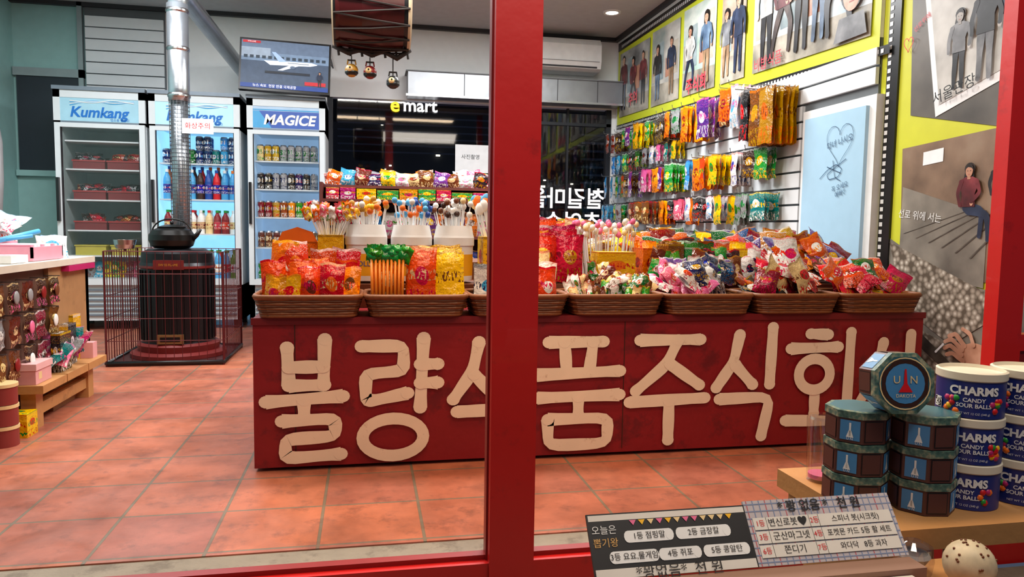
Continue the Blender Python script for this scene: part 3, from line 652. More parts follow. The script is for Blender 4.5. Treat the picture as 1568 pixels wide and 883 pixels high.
# ------------------------------------------------------------------ fridges
def can(b,x,y,z,m,r=.03,h=.11): b.lathe(x,y,[(0,z),(r*.85,z,steel),(r,z+.008),(r,z+h-.012),(r*.8,z+h,steel),(0,z+h,steel)],m,12,ph=R(0,1))
def bottle(b,x,y,z,m,lab,cap,r=.032,h=.21): b.lathe(x,y,[(0,z),(r,z),(r,z+h*.2),(r*1.02,z+h*.22,lab),(r*1.02,z+h*.5,lab),(r,z+h*.52),(r,z+h*.6),(r*.85,z+h*.72),(r*.4,z+h*.86),(r*.4,z+h*.9),(r*.45,z+h*.9,cap),(r*.45,z+h,cap),(0,z+h,cap)],m,12)
fw=mat('fridge_white','#d8e0e4',.35,var=.04); fg=mat('fridge_grey','#7a8692',.4,.3)
def fridge(x0,x1,kind):
    y0,y1=6.6,7.19; zt=1.95; b=MB()
    inn=mat('fridge_liner_%s'%kind,{'a':'#7c8888','b':'#96d0ee','c':'#a0c0dc'}[kind],.5,emit={'a':.08,'b':.95,'c':.45}[kind])  # liner itself glows, standing in for the lamp inside the fridge
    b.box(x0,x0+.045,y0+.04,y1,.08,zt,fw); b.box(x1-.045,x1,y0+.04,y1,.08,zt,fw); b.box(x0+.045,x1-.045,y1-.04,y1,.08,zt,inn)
    b.box(x0+.045,x0+.049,y0+.05,y1-.04,.38,1.68,inn); b.box(x1-.049,x1-.045,y0+.05,y1-.04,.38,1.68,inn)
    b.box(x0,x1,y0+.04,y1,.08,.38,fw); b.box(x0,x1,y0+.04,y1,1.68,zt,fw); b.box(x0-.004,x1+.004,y0-.01,y1,zt,zt+.03,fg)
    for i in range(6): b.box(x0+.05,x1-.05,y0+.025,y0+.04,.12+i*.042,.135+i*.042,fg)
    for x in (x0+.04,x1-.08): b.box(x,x+.04,y0+.08,y0+.12,0,.08,black); b.box(x,x+.04,y1-.1,y1-.06,0,.08,black)
    b.box(x0+.005,x0+.05,y0,y0+.038,.38,1.69,fw); b.box(x1-.05,x1-.005,y0,y0+.038,.38,1.69,fw); b.box(x0+.05,x1-.05,y0,y0+.038,.38,.43,fw); b.box(x0+.05,x1-.05,y0,y0+.038,1.655,1.69,fw)
    for x in (x0+.048,x1-.053): b.box(x,x+.005,y0-.002,y0+.03,.43,1.655,dark)
    b.box(x0+.015,x0+.035,y0-.035,y0,.9,1.25,black)
    b.quad((x0+.05,y0+.015,.43),(x1-.05,y0+.015,.43),(x1-.05,y0+.015,1.655),(x0+.05,y0+.015,1.655),glass('fridge_glass',.06))
    hd=mat('fridge_header_%s'%kind,{'a':'#8fb8c8','b':'#a8d4e6','c':'#9fb6cc'}[kind],.4,emit=.35)
    b.box(x0+.05,x1-.05,y0+.01,y0+.04,1.705,1.89,hd); b.box(x0,x1,y0+.005,y0+.04,1.69,1.705,fg); b.box(x0,x1,y0+.005,y0+.04,1.89,1.95,fw); b.box(x0,x0+.05,y0+.005,y0+.04,1.69,1.95,fw); b.box(x1-.05,x1,y0+.005,y0+.04,1.69,1.95,fw)
    cx=(x0+x1)/2; bl=mat('header_blue','#1668b8',.4,emit=.15)
    sh_=Matrix(((1,.22,0,0),(0,1,0,0),(0,0,1,0),(0,0,0,1)))
    b.T=FY(cx,y0+.006,1.775)
    if kind!='c':
        b.text('Kumkang',.115,bl,sh_,bold=.003)
        for k in range(4): b.ribbon([(-.22,.055+.012*k),(-.05,.10-.008*k),(.1,.07+.012*k),(.26,.10-.005*k)],.006,solid['white' if k%2 else 'lblue'],.0005+k*.0003,caps=False)
        b.text('업소용 냉장고',.025,bl,Matrix.Translation((.15,-.055,0)))
    else: 
        b.rect(-.27,.27,-.065,.075,mat('header_indigo','#3c5ca8',.4,emit=.15),-.001); b.poly([(-.27,-.065,-.0005),(-.12,-.065,-.0005),(-.22,.075,-.0005),(-.27,.075,-.0005)],solid['lblue']); b.rect(-.27,.27,.08,.09,solid['lblue'],-.001)
        b.text('MAGICE',.115,white,Matrix.Translation((.03,0,0))@sh_,bold=.004)
    b.T=Matrix()
    shelves={'a':[1.56,1.33,1.08,.83,.62,.43],'b':[1.40,1.10,.81,.43],'c':[1.44,1.20,.96,.7,.43]}[kind]
    sm=mat('shelf_wire_white','#ccd4d8',.4)
    for z in shelves: b.box(x0+.05,x1-.05,y0+.08,y1-.05,z-.012,z,sm)
    xa,xb=x0+.09,x1-.09
    for si,z in enumerate(shelves):
        if kind=='a':
            if si==0: continue
            if si in (1,2,3):
                tr=mat('tray_dred','#6e1e22',.45)
                for (p,q) in ((xa,cx-.01),(cx+.01,xb)):
                    b.box(p,q,y0+.12,y0+.4,z,z+.07,tr); b.box(p-.006,q+.006,y0+.114,y0+.12,z+.062,z+.075,mat('tray_rim','#8e2a2c',.4))
                    for i in range(8): b.bag(R(p+.04,q-.04),y0+R(.15,.3),z+.05,.12,.1,.05,rp([('dred','dbrown','cream'),('dbrown','dred','grey'),('dred','red','dbrown'),('black','dred','grey')]),tilt=R(-1.2,-.4),yaw=R(-1,1))
            elif si==4:
                ty=mat('tray_yellow','#b3a840',.5)
                for (p,q) in ((xa,cx-.02),(cx+.02,xb)):
                    b.box(p,q,y0+.12,y0+.4,z,z+.08,ty); b.box(p-.006,q+.006,y0+.114,y0+.4,z+.075,z+.085,ty)
            else:
                for i in range(8): b.bag(xa+.03+i*.06,y0+.2,z,.09,.14,.04,rp(HP),tilt=-.2)
        elif kind=='b':
            n=int((xb-xa)/.066)
            for i in range(n+1):
                x=xa+.01+i*.066
                for yy in (y0+.13,y0+.22):
                    if si==0: 
                        c_=pk(*random.choice([('blue','white','lblue'),('lblue','white','blue'),('dgreen','white','green'),('navy','white','lblue'),('teal','white','blue')])); can(b,x,yy,z,c_,.031,.12)
                        if i%3: can(b,x,yy,z+.12,c_,.031,.11)
                    elif si==1: bottle(b,x,yy,z,solid[random.choice(['red','orange','lblue','lblue','dbrown','blue'])],pk('blue','white','red'),solid[random.choice(['white','blue','orange'])],.031,.25 if yy<y0+.2 else .28)
                    elif si==2: bottle(b,x,yy,z,solid[random.choice(['white','cream','white','dred','white'])],rp([('white','green','red'),('red','white','cream'),('cream','brown','red')]),solid[random.choice(['white','red','green'])],.031,.2)
                    else: bottle(b,x,yy,z,solid[random.choice(['green','orange','red','white','lblue'])],rp(),solid['green'],.031,.24)
        else:
            n=int((xb-xa)/.064)
            for i in range(n+1):
                x=xa+i*.064; c_={0:[('grey','dgreen','white'),('gold','white','dgreen'),('cream','green','brown')],1:[('navy','white','red'),('black','white','gold'),('grey','navy','white')],2:[('gold','red','white'),('dred','white','gold'),('green','white','yellow'),('orange','white','green')],3:[('brown','cream','white'),('white','blue','red')],4:[('green','white','red'),('gold','white','red')]}[si]
                for yy in (y0+.13,y0+.2): can(b,x,yy,z,pk(*random.choice(c_)),.029,.14)
    b.finish('drinks_fridge')
fridge(-2.46,-1.775,'a'); fridge(-1.75,-1.04,'b'); fridge(-.985,-.345,'c')
# ------------------------------------------------------------------ TV
b=MB(); b.T=Matrix.Translation((-.66,6.55,2.205))@Matrix.Rotation(-.12,4,'X')@Matrix.Rotation(.03,4,'Y')
b.box(-.365,.365,-.03,.03,-.215,.215,black); b.box(-.1,.1,.03,.1,-.08,.08,dark)
b.box(-.03,.03,.1,.6,-.03,.03,dark)
b.T=b.T@FY(0,-.031,0)
def E(n_,c_,e=1.): return mat(n_,c_,.5,emit=e,var=.25,scale=25)
b.rect(-.35,.35,-.195,.20,E('scr_tarmac','#3a485c',.8)); b.rect(-.35,.35,.06,.20,E('scr_sky','#56667c',.8),.001); b.rect(-.35,.35,.03,.10,E('scr_building','#667a92',.8),.002)
for k in range(14): b.rect(-.33+k*.048,-.30+k*.048,.05,.075,E('scr_window','#2a3846',.5),.003)
b.rect(-.35,-.12,.06,.14,E('scr_hangar','#8694a4',.8),.0025)
wp=E('scr_plane','#d4dce6',.9)
b.poly([(-.12,.0,.004),(.20,.012,.004),(.25,.024,.004),(.26,.03,.004),(.21,.042,.004),(-.06,.038,.004),(-.17,.035,.004)],wp); b.poly([(-.05,.03,.005),(-.11,.11,.005),(-.08,.11,.005),(.01,.035,.005)][::-1],E('scr_tail','#90a8c8',.9)); b.poly([(.05,.015,.006),(-.06,-.04,.006),(-.02,-.04,.006),(.13,.015,.006)],wp)
b.disc(.06,-.008,.022,.012,E('scr_engine','#56657a',.7),.007,12); b.rect(.02,.19,.024,.028,E('scr_window','#2a3846',.5),.0065)
b.rect(-.16,.2,-.07,-.05,E('scr_shadow','#1a222e',.4),.004); b.rect(-.34,-.2,.175,.195,E('scr_red','#a82028',.8),.004); b.rect(.16,.33,-.15,-.12,E('scr_red','#a82028',.8),.005); b.rect(-.35,.35,-.195,-.16,E('scr_blue','#223c7c',.7),.004)
b.text('뉴스 속보  현장 연결 국제공항',.028,E('scr_white','#e8e8f0',.9),Matrix.Translation((-.08,-.178,.006))); b.text('YTN LIVE',.016,E('scr_white','#e8e8f0',.9),Matrix.Translation((-.27,.185,.006)))
person(b,.28,-.16,.13,'navy','black',z=.008)
b.T=Matrix(); b.finish('television')
# ------------------------------------------------------------------ stove with pipe
b=MB(); sx,sy=-1.24,5.28
bk=mat('stove_black','#17161a',.35,.4); sr=mat('stove_red','#6a1a18',.4)
b.lathe(sx,sy,[(0,.06),(.25,.06,sr),(.26,.10,sr),(.235,.115,sr),(.225,.12),(.225,.60),(.235,.605,sr),(.235,.62,sr),(.225,.64),(.22,.70),(.18,.725),(0,.73)],bk,32)
for i in range(32):
    a=2*PI*i/32; b.tube([(sx+.228*math.cos(a),sy+.228*math.sin(a),.13),(sx+.228*math.cos(a),sy+.228*math.sin(a),.59)],.005,bk,5)
b.box(sx-.08,sx+.08,sy-.24,sy-.22,.12,.18,mat('stove_grate','#8a6a44',.4,.6)); b.box(sx-.06,sx+.06,sy-.243,sy-.238,.135,.165,bk)
b.box(sx-.09,sx+.09,sy-.245,sy-.225,.60,.66,sr); b.text('SWISS FLAME',.02,solid['gold'],FY(sx,sy-.247,.63))
b.lathe(sx,sy,[(0,.02),(.30,.02),(.30,.045),(.27,.06),(0,.06)],sr,32)
b.finish('kerosene_stove')
b=MB(); cw=mat('cage_wire','#5a1c20',.4,.4); H=.345
b.box(sx-H,sx+H,sy-H,sy+H,0,.018,mat('stove_tray','#3a1618',.45)); b.tube([(sx-H,sy-H,.02),(sx+H,sy-H,.02),(sx+H,sy+H,.02),(sx-H,sy+H,.02),(sx-H,sy-H,.02)],.014,black,6)
for z in (.16,.30,.44,.58,.72):
    for s_ in (-1,1):
        b.tube([(sx-H,sy+s_*H,z),(sx+H,sy+s_*H,z)],.0028,cw,5); b.tube([(sx+s_*H,sy-H,z),(sx+s_*H,sy+H,z)],.0028,cw,5)
for i in range(15):
    t=-H+2*H*i/14; th=.003 if 0<i<14 else .007
    b.tube([(sx+t,sy+H,.0),(sx+t,sy+H,.72)],th,cw,5); b.tube([(sx-H,sy+t,0),(sx-H,sy+t,.72)],th,cw,5); b.tube([(sx+H,sy+t,0),(sx+H,sy+t,.72)],th,cw,5)
    b.tube([(sx+t,sy-H,0),(sx+t,sy-H,.72)],th*.7,cw,5)
b.finish('stove_guard_cage')
b=MB(); px,py=sx-.005,sy+.16
b.tube([(px,py,.735),(px,py,1.74)],.056,galv,20)
mesh_=mat('guard_mesh','#7e8286',.35,.8)
for i in range(16):
    a=2*PI*i/16; b.tube([(px+.064*math.cos(a),py+.064*math.sin(a),.85),(px+.064*math.cos(a),py+.064*math.sin(a),1.72)],.0022,mesh_,4)
for i in range(34):
    z=.85+i*.026; b.lathe(px,py,[(.063,z),(.067,z+.002),(.063,z+.004)],mesh_,16)
b.tube([(px,py,1.72),(px,py,1.8),(px,py,2.36)],.068,galv,24)
for z in (1.74,2.05,2.3): b.lathe(px,py,[(.068,z),(.074,z+.01),(.074,z+.02),(.068,z+.03)],steel,24)
b.tube([(px,py,2.33),(px,py+.03,2.42),(px+.01,py+.12,2.46),(-1.1,7.22,2.28)],.062,galv,20)
b.box(px+.03,px+.23,py-.075,py-.07,1.50,1.60,paper); b.text('화상주의',.045,solid['red'],FY(px+.13,py-.077,1.55))
b.finish('stove_flue_pipe')
b=MB(); kx,ky=sx-.02,sy-.05; kb=mat('kettle_black','#1c1b1a',.28,.5)
b.lathe(kx,ky,[(0,.732),(.105,.732),(.13,.75),(.142,.785),(.14,.82),(.12,.85),(.085,.866),(.09,.872),(.03,.888),(0,.89)],kb,28)
b.ball((kx,ky,.90),.013,bk); b.tube([(kx+.12,ky-.02,.79),(kx+.16,ky-.03,.82),(kx+.185,ky-.03,.86)],[.022,.015,.010],kb,10)
b.tube([(kx+.12*math.cos(t),ky,.84+.085*math.sin(t)) for t in [PI*i/10 for i in range(11)]],.005,kb,6)
b.finish('kettle')
b=MB(); b.lathe(-1.475,4.98,[(0,.735),(.05,.735),(.06,.76),(.065,.79),(.06,.79),(.055,.76),(0,.742)],steel,20); b.tube([(-1.475,4.98,0.735),(-1.475,4.98,.72),(-1.475,5.0,.72)],.006,cw,5); b.finish('small_pan')
# ------------------------------------------------------------------ hanging drum
b=MB(); dr=mat('drum_lacquer','#3c1012',.28,var=.45,scale=8); hide=mat('drum_hide','#bba98c',.6)
dc=Vector((.03,4.05,2.03)); n=36
b.T=Matrix.Translation(dc)@Matrix.Rotation(PI/2,4,'Y')
b.lathe(0,0,[(0,-.2,hide),(.195,-.2,hide),(.205,-.192,hide),(.208,-.18,black),(.2,-.16,dr),(.212,-.05,dr),(.212,.05,dr),(.2,.16,dr),(.208,.18,black),(.205,.192,hide),(.195,.2,hide),(0,.2,hide)],dr,n)
rope=mat('drum_rope','#221c1a',.7)
for i in range(16):
    a=2*PI*i/16; a2=a+PI/16
    b.tube([(.21*math.cos(a),.21*math.sin(a),-.19),(.222*math.cos((a+a2)/2),.222*math.sin((a+a2)/2),0),(.21*math.cos(a2),.21*math.sin(a2),.19)],.005,rope,5)
    b.tube([(.21*math.cos(a2),.21*math.sin(a2),.19),(.222*math.cos(a2+PI/32),.222*math.sin(a2+PI/32),0),(.21*math.cos(a2+PI/16),.21*math.sin(a2+PI/16),-.19)],.005,rope,5)
b.T=Matrix()
for s_ in (-1,1): b.tube([(dc.x+s_*.17,4.05,2.2),(dc.x+s_*.1,4.05,2.8)],.006,rope,5)
b.tube([(dc.x-.2,4.05,1.835),(dc.x-.12,4.05,1.80),(dc.x-.06,4.05,1.82),(dc.x,4.05,1.795),(dc.x+.06,4.05,1.82),(dc.x+.13,4.05,1.785),(dc.x+.2,4.05,1.835)],.014,rope,6)
for i in range(7): b.tube([(dc.x-.18+i*.06,4.05,1.86),(dc.x-.17+i*.06,4.05,1.785)],.007,rope,5)
b.finish('hanging_drum')
b=MB()
for x,z,c_ in ((-.075,1.715,'gold'),(.02,1.71,'dred'),(.14,1.665,'black')):
    b.tube([(x,4.05,z+.02),(x,4.05,1.784)],.003,rope,5); b.ball((x,4.05,z-.005),.035,solid[c_],14); b.ball((x-.008,4.022,z),.017,solid['cream'],10); b.ball((x-.008,4.008,z+.003),.006,black,6); b.ball((x,4.05,z-.015),.0355,black,14,(1,1,.6)); b.box(x-.02,x+.02,4.04,4.06,z+.045,z+.05,rope)
    for k in (-1,1): b.tube([(x+k*.018,4.05,z+.05),(x+k*.022,4.05,z+.025)],.004,solid[c_],5)
b.finish('hanging_ornaments')
# ------------------------------------------------------------------ left desk and bench
b=MB(); dt=mat('desk_top_white','#d9d0c0',.45); dp=mat('desk_board','#a57c52',.6,var=.18,worn=('7a5638',.55,8,.5))
b.box(-2.6,-1.43,3.1,4.32,.685,.715,dt); b.box(-1.50,-1.46,3.80,4.30,0,.685,dp); b.box(-2.6,-1.46,4.26,4.30,0,.685,dp); b.box(-1.54,-1.48,3.1,3.80,0,.685,mat('pegboard_brown','#6a4838',.6))
b.box(-1.46,-1.425,3.95,4.30,.655,.683,solid['mag'])
b.finish('shop_desk')
b=MB()
for z in (.64,.50,.36):
    y=3.25
    while y<3.80:
        cpk=random.choice([('grey','white','dbrown'),('dbrown','pink','cream'),('dred','dbrown','white'),('brown','cream','dbrown')])
        b.bag(-1.435,y,z-.12,.10,.12,.014,pk(*cpk),yaw=PI/2,roll=R(-.1,.1))
        if random.random()<.6: b.ball((-1.424,y,z-.06),.024,solid[random.choice(['pink','white','dred','grey','brown'])],12,(.25,1,1.2))
        b.tube([(-1.48,y,z+.005),(-1.41,y,z+.005)],.003,chrome,4); y+=R(.12,.15)
b.finish('hanging_toy_cards')
b=MB()
pk1=mat('pink_tray','#e8a0b4',.45)
b.box(-1.70,-1.475,3.68,4.02,.717,.73,pk1)
for x_,y_,x2,y2 in ((-1.70,3.68,-1.475,3.69),(-1.70,4.01,-1.475,4.02),(-1.70,3.68,-1.69,4.02),(-1.485,3.68,-1.475,4.02)): b.box(x_,x2,y_,y2,.73,.78,pk1)
for i in range(8): b.box(-1.685,-1.49,3.70+i*.038,3.725+i*.038,.731,.79,paper if i%3 else pk1)
b.box(-1.62,-1.47,3.46,3.62,.717,.75,paper,top=pk('white','pink','lblue')); b.box(-1.98,-1.73,3.62,4.15,.717,.82,pk1,top=pk('white','red','pink'))
for i in range(14): b.bag(R(-2.05,-1.70),R(3.70,4.15),.80+R(0,.07),.16,.17,.035,rp([('white','red','grey'),('white','grey','red'),('white','pink','lblue')]),yaw=R(-1,1),tilt=R(-1.3,-.9),roll=R(-.5,.5))
b.tube([(-1.66,3.72,.80),(-1.54,3.92,.85)],.012,solid['lblue'],8); b.tube([(-1.68,3.76,.80),(-1.52,3.80,.83)],.008,solid['lblue'],8)
b.bag(-1.56,4.12,.717,.14,.14,.02,pk('white','lblue','grey'),yaw=.4,tilt=-.7); b.bag(-1.64,4.2,.717,.12,.13,.02,pk('lblue','white','grey'),yaw=-.3,tilt=-.6)
b.finish('desk_stationery')
b=MB()
for i in range(3): b.box(-2.2,-1.35,3.42+i*.265,3.42+i*.265+.255,.165,.2,wood)
for y in (3.47,4.08):
    b.box(-1.46,-1.40,y,y+.07,0,.165,wood); b.box(-2.15,-2.09,y,y+.07,0,.165,wood)
b.box(-1.45,-1.41,3.5,4.1,.05,.1,wood)
b.finish('wooden_bench')
b=MB(); pbx=mat('pink_box','#e0a2a4',.5)
b.box(-1.58,-1.385,3.44,3.60,.201,.285,pbx); b.box(-1.585,-1.38,3.435,3.605,.262,.29,mat('pink_lid','#e8b4b4',.5)); b.box(-1.40,-1.384,3.47,3.50,.22,.25,solid['cream'])
b.box(-1.43,-1.39,3.72,3.85,.2,.38,pk('black','white','yellow')); b.box(-1.56,-1.44,4.02,4.12,.2,.43,pk('yellow','black','white'),fm=pk('yellow','white','black'))
b.box(-1.50,-1.42,3.90,4.0,.2,.40,pk('black','white','grey'),fm=pk('yellow','black','white'))
for i in range(20): b.bag(R(-1.6,-1.41),R(3.66,4.12),.2+R(0,.06),.12,.14,.035,rp([('pink','white','mag'),('pink','grey','white'),('grey','pink','white'),('teal','white','pink'),('mag','pink','white')]),yaw=R(-1,1.5),tilt=R(-1.0,-.3),roll=R(-.5,.5))
b.box(-1.44,-1.38,4.1,4.16,.2,.28,pbx)
b.finish('toy_packages')
b=MB()
for k in range(3): b.lathe(-1.43,3.24,[(0,k*.085),(.055,k*.085),(.055,k*.085+.07),(.058,k*.085+.07,solid['cream']),(.058,k*.085+.083,solid['cream']),(0,k*.085+.083,solid['cream'])],mat('tin_maroon','#8a3430',.4),20)
b.finish('candy_tins')
b=MB(); b.box(-1.50,-1.38,3.33,3.43,0,.10,pk('yellow','red','green'),top=pk('yellow','green','red'),fm=pk('yellow','green','red')); b.finish('candy_box')
# ------------------------------------------------------------------ shop front frame
b=MB(); b.box(.316,.436,1.85,1.945,-.12,3.05,red); b.box(.311,.3165,1.88,1.915,-.12,3.05,solid['dred']); b.finish('trim_4',bevel=.003)
b=MB(); b.box(1.86,1.95,1.88,1.93,-.12,3.05,red); b.box(1.95,2.62,1.88,1.92,1.07,1.115,red); b.box(1.95,2.62,1.88,1.92,.55,.6,red); b.box(1.95,2.62,1.88,1.93,-.12,.02,red)
b.box(1.95,2.62,1.89,1.92,.02,.55,solid['dred'])
b.quad((1.95,1.9,.6),(2.62,1.9,.6),(2.62,1.9,3.0),(1.95,1.9,3.0),glass('front_glass',.07))
b.finish('window_3')
# ------------------------------------------------------------------ outside bench with tins
b=MB(); tz=.432
b.box(.80,2.2,1.15,1.30,tz-.035,tz,wood); b.box(.805,2.2,.99,1.145,tz-.035,tz,wood)
b.box(.86,.90,1.0,1.29,-.12,tz-.035,wood); b.box(.82,2.2,1.27,1.29,tz-.09,tz-.035,wood); b.box(1.9,1.94,1.0,1.29,-.12,tz-.035,wood)
b.finish('wooden_stand')
b=MB(); b.tube([(1.08,1.15,tz-.036),(1.08,1.15,.1)],.02,black,12); 
for k in range(3):
    a=k*2.1+.5; b.tube([(1.08,1.15,.16),(1.08+.12*math.cos(a),1.15+.12*math.sin(a),-.115)],.012,black,8)
b.finish('black_pedestal')
brn=mat('oct_tin_brown','#54302a',.4); otl=mat('oct_tin_teal','#34606a',.35); olb=photo('oct_tin_trim',['1e3a3e','4e6e62','a8a080'],90); obl=mat('oct_tin_blue','#4484b8',.4)
def octtin(b,cx,cy,z,r=.0525,h=.054,ph=PI/8):
    b.lathe(cx,cy,[(0,z,brn),(r,z,brn),(r,z+h-.012,brn),(r*1.03,z+h-.012,olb),(r*1.03,z+h,olb),(r*.9,z+h+.001,olb),(0,z+h+.001,otl)],brn,8,False,ph)
    for k in range(8):
        a=ph+PI/8+k*PI/4; ap=r*math.cos(PI/8)+.0008
        T0=b.T; b.T=T0@Matrix.Translation((cx+ap*math.cos(a),cy+ap*math.sin(a),z+h*.4))@Matrix.Rotation(a+PI/2,4,'Z')@Matrix.Rotation(PI/2,4,'X')
        if k%2==0: b.rect(-.016,.016,-.017,.017,obl); b.rect(-.0015,.0015,-.010,.013,solid['white'],.0005); b.poly([(-.006,-.012,.0005),(.006,-.012,.0005),(.002,.0,.0005),(-.002,0,.0005)],solid['white']); b.text('U N',.006,solid['white'],Matrix.Translation((0,-.0145,.0006)))
        else: b.rect(-.017,.017,-.018,.018,solid['black'],0); b.rect(-.0155,.0155,-.0165,.0165,brn,.0004)
        b.T=T0
for (cx,cy) in ((.842,1.125),(.938,1.08)):
    for k in range(3):
        b=MB(); octtin(b,cx,cy,tz+.001+k*.056,ph=PI/8-.18+.05*k); b.finish('octagonal_candy_tin')
b=MB(); b.T=Matrix.Translation((.872,1.075,tz+.1695+.0505))@Matrix.Rotation(-.16,4,'Z')@Matrix.Rotation(PI/2-.1,4,'X')
octtin(b,0,0,-.027,ph=PI/8)
b.T=b.T@Matrix.Translation((0,0,.0285)); b.disc(0,0,.042,.042,solid['dbrown'],.0002,8,PI/8,PI/8+2*PI); b.ring(0,0,.042,.042,.002,solid['cream'],.0006); b.disc(0,0,.033,.033,obl,.0008); b.text('U   N',.018,solid['cream'],Matrix.Translation((0,.006,.002))); b.text('DAKOTA',.008,solid['cream'],Matrix.Translation((0,-.020,.0026)))
b.poly([(-.012,-.014,.002),(.012,-.014,.002),(.003,.0,.002),(.0015,.024,.002),(-.0015,.024,.002),(-.003,.0,.002)],solid['red'])
b.T=Matrix(); b.finish('octagonal_candy_tin')
cb=mat('tin_label_blue','#1c2a74',.35); cw_=mat('tin_lid_cream','#e2d8c2',.35)
for cx in (1.034,1.147,1.26):
    for k in range(3):
        b=MB(); z=tz+.001+k*.079; r=.0525; cy=1.09
        b.lathe(cx,cy,[(0,z,cw_),(r,z,cw_),(r,z+.003,cb),(r,z+.062,cb),(r*1.04,z+.064,cw_),(r*1.04,z+.076,cw_),(r*.97,z+.078,cw_),(r*.95,z+.072,cw_),(0,z+.072,cw_)],cb,40)
        a0=-PI/2-.75+R(-.15,.15)
        b.text('CHARMS',.019,solid['white'],curve=(cx,cy,r,z+.046,a0),bold=.0008); b.text('CANDY\nSOUR BALLS',.0095,solid['white'],curve=(cx,cy,r,z+.026,a0),bold=.0002)
        b.text('NET WT 12 OZ (340 g)',.005,solid['white'],curve=(cx,cy,r,z+.008,a0))
        for q in range(14):
            aa=a0+random.choice([-1,1])*R(.5,.85); zz=z+R(.01,.034); c_=solid[random.choice(['red','orange','green','yellow','mag'])]
            b.ball((cx+(r-.003)*math.cos(aa),cy+(r-.003)*math.sin(aa),zz),.0065,c_,8)
        aa=a0-1.15; T0=b.T; b.T=Matrix.Translation((cx+(r+.0012)*math.cos(aa),cy+(r+.0012)*math.sin(aa),z+.02))@Matrix.Rotation(aa+PI/2,4,'Z')@Matrix.Rotation(PI/2,4,'X')
        b.rect(-.009,.009,-.009,.009,solid['white'])
        for q in range(36): 
            i_,j_=random.randrange(8),random.randrange(8); b.rect(-.008+i_*.002,-.006+i_*.002,-.008+j_*.002,-.006+j_*.002,black,.0004)
        b.T=T0
        b.finish('round_candy_tin')
b=MB(); cl=glass('clear_plastic',.16,(.92,.9,.9)); b.lathe(.845,1.225,[(.0,tz+.001),(.026,tz+.001),(.03,tz+.12),(.028,tz+.125)],cl,24); b.lathe(.845,1.225,[(0,tz+.006),(.024,tz+.006),(.024,tz+.014),(0,tz+.014)],solid['pink'],16); b.finish('clear_plastic_cup')
# ------------------------------------------------------------------ prize game board
b=MB(); b.box(.2,.88,.5,.955,.385,.40,wood)
for x in (.24,.82):
    for y in (.54,.90): b.box(x,x+.04,y,y+.03,-.12,.385,wood)
b.finish('small_table')
b=MB()
u=Vector((0,.05,.068)).normalized()
T=Matrix(((1,0,0,.295),(0,u.y,-u.z,.895),(0,u.z,u.y,.4405),(0,0,0,1)))
b.box(.29,.765,.86,.895,.401,.438,mat('board_base','#8a6a5a',.6)); 
b.T=T
blk=mat('board_black','#1a1718',.5); pap=mat('board_paper','#dcd8d0',.6); pnk=mat('board_plaid','#bcb4b8',.6)
b.box(0,.235,0,.085,-.004,0,blk); 
b.rect(.002,.233,.075,.083,pap,.0004)
b.rect(.002,.233,.0,.012,pap,.0004)
b.text('오늘은',.013,white,Matrix.Translation((.022,.062,.001))); b.text('뽑기왕',.013,mat('board_gold','#d8a860',.5),Matrix.Translation((.022,.045,.001)))
for (x0,x1,y,t) in ((.055,.115,.052,'1등 점핑말'),(.130,.200,.052,'2등 금장칼'),(.030,.088,.026,'3등 요요,물게임'),(.100,.150,.026,'4등 쥐포'),(.165,.222,.026,'5등 콩알탄')):
    b.rect(x0,x1,y-.008,y+.008,white,.0008); b.disc(x0,y,.006,.008,white,.0009,12); b.disc(x1,y,.006,.008,white,.001,12); b.text(t,.0105,blk,Matrix.Translation(((x0+x1)/2,y,.0016)))
for k in range(12): b.poly([(.06+k*.013,.074,.001),(.07+k*.013,.074,.001),(.065+k*.013,.067,.001)][::-1],solid[random.choice(['cream','orange','pink','yellow'])])
b.text('*꽝없음*  천 원',.02,blk,Matrix.Translation((.12,.004,.002)))
b.T=T@Matrix.Translation((.235,0,0))
b.box(0,.235,0,.09,-.004,0,pnk)
for k in range(24): b.rect(.004+k*.0098,.0055+k*.0098,0,.09,mat('plaid_red','#b8606a',.6) if k%3==0 else mat('plaid_blue','#7a88a8',.6),.0003)
for k in range(9): b.rect(0,.235,.004+k*.01,.0055+k*.01,mat('plaid_blue','#7a88a8',.6),.0004)
b.text('* 꽝 없음 *   천 원',.018,blk,Matrix.Translation((.118,.078,.002)),bold=.0003)
rows_=[('1등','변신로봇♥','2등','스피너 봇(시크릿)'),('3등','군산마그넷','4등','포켓몬 카드 5등 활 세트'),('6등','쫀디기','7등','와다닥   8등 과자')]
for r_,row in enumerate(rows_):
    y=.057-r_*.019; b.rect(.008,.228,y-.0085,y+.0085,pap,.0008)
    for x in (.028,.095,.110): b.rect(x,x+.0006,y-.0085,y+.0085,blk,.001)
    b.rect(.008,.228,y-.009,y-.0084,blk,.001)
    for x,t,m_,sz in ((.018,row[0],solid['red'],.010),(.061,row[1],blk,.0125),(.103,row[2],solid['red'],.010),(.169,row[3],blk,.0105)): b.text(t,sz,m_,Matrix.Translation((x,y,.0014)))
b.T=Matrix()
b.finish('prize_draw_board')
b=MB(); b.box(.36,.74,.60,.858,.401,.430,pk('pink','white','red'),top=pap)
for i in range(13):
    for j in range(8):
        c_=random.choice(['pink','red','yellow','cream','green']); x=.37+i*.028; y=.615+j*.029; b.box(x,x+.024,y,y+.025,.430,.434,solid[c_],top=pk(c_,'white','red') if (i+j)%2 else solid['white'])
b.finish('ticket_board')
b=MB(); b.lathe(.797,.925,[(0,.401),(.026,.401),(.029,.42),(.026,.440),(.012,.447),(0,.447)],cl,24); b.lathe(.797,.925,[(.018,.415),(.024,.425),(.02,.43)],solid['grey'],16); b.finish('clear_plastic_jar')
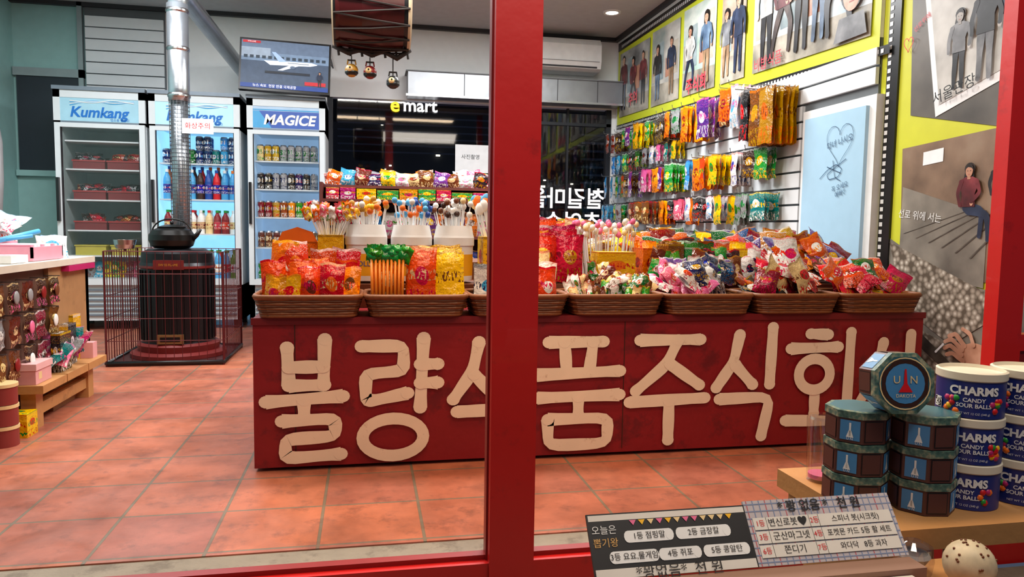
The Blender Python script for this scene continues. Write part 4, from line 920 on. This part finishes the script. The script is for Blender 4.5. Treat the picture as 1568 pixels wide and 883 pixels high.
b=MB(); b.ball((.838,.865,.401+.034),.034,mat('speckled_cream','#c8b898',.5,var=.4,scale=60),24)
for i in range(30):
    a=R(0,2*PI); p=R(0.1,1.4); b.ball((.838+.034*math.sin(p)*math.cos(a),.865+.034*math.sin(p)*math.sin(a),.435+.034*math.cos(p)),.002,solid['brown'],6)
b.finish('speckled_ball')

# ------------------------------------------------------------------ lights
def area(name,loc,size,e,col,rot=(0,0,0),sy=None):
    d=bpy.data.lights.new(name,'AREA'); d.energy=e; d.color=col; d.shape='RECTANGLE'; d.size=size; d.size_y=sy or size
    o=bpy.data.objects.new(name,d); o.location=loc; o.rotation_euler=rot; bpy.context.scene.collection.objects.link(o); return o
area('ceiling_light',(-1.5,4.9,2.77),1.2,74,(.96,.98,1),sy=.5)
area('ceiling_light',(1.2,4.9,2.77),1.4,96,(.98,.99,1),sy=.5)
area('ceiling_light',(.3,3.2,2.77),1.6,68,(1,.94,.86),sy=.4)
area('ceiling_light',(-1.8,3.2,2.77),1.2,36,(1,.95,.88),sy=.4)
area('awning_light',(.5,1.4,2.75),2.0,40,(1,.76,.52),sy=.3)
area('awning_light',(.9,.1,2.6),1.6,24,(1,.90,.78),(.35,0,0),sy=.4)
d=bpy.data.lights.new('floor_spot','SPOT'); d.energy=110; d.color=(1,.62,.30); d.spot_size=1.15; d.spot_blend=.9; d.shadow_soft_size=.08
o=bpy.data.objects.new('floor_spot',d); o.location=(.55,2.2,2.7); bpy.context.scene.collection.objects.link(o)
w=bpy.data.worlds.new('night'); bpy.context.scene.world=w; w.use_nodes=True
w.node_tree.nodes['Background'].inputs[0].default_value=(.05,.06,.09,1); w.node_tree.nodes['Background'].inputs[1].default_value=1.1
# ------------------------------------------------------------------ camera
cam=bpy.data.cameras.new('camera'); co=bpy.data.objects.new('camera',cam); bpy.context.scene.collection.objects.link(co)
cam.sensor_width=36; cam.lens=1130/1568*36; cam.clip_start=.02
yaw=math.radians(11.2); pit=math.radians(4.7); rl=.015
F=Vector((math.sin(yaw)*math.cos(pit),math.cos(yaw)*math.cos(pit),-math.sin(pit))); R0=Vector((math.cos(yaw),-math.sin(yaw),0)); U0=R0.cross(F)
Rr=(R0*math.cos(rl)+U0*math.sin(rl)); Ur=(U0*math.cos(rl)-R0*math.sin(rl))
m=Matrix(((Rr.x,Ur.x,-F.x,0),(Rr.y,Ur.y,-F.y,0),(Rr.z,Ur.z,-F.z,.9),(0,0,0,1)))
co.matrix_world=m
sc=bpy.context.scene; sc.camera=co
sc.view_settings.view_transform='Standard'; sc.view_settings.exposure=0
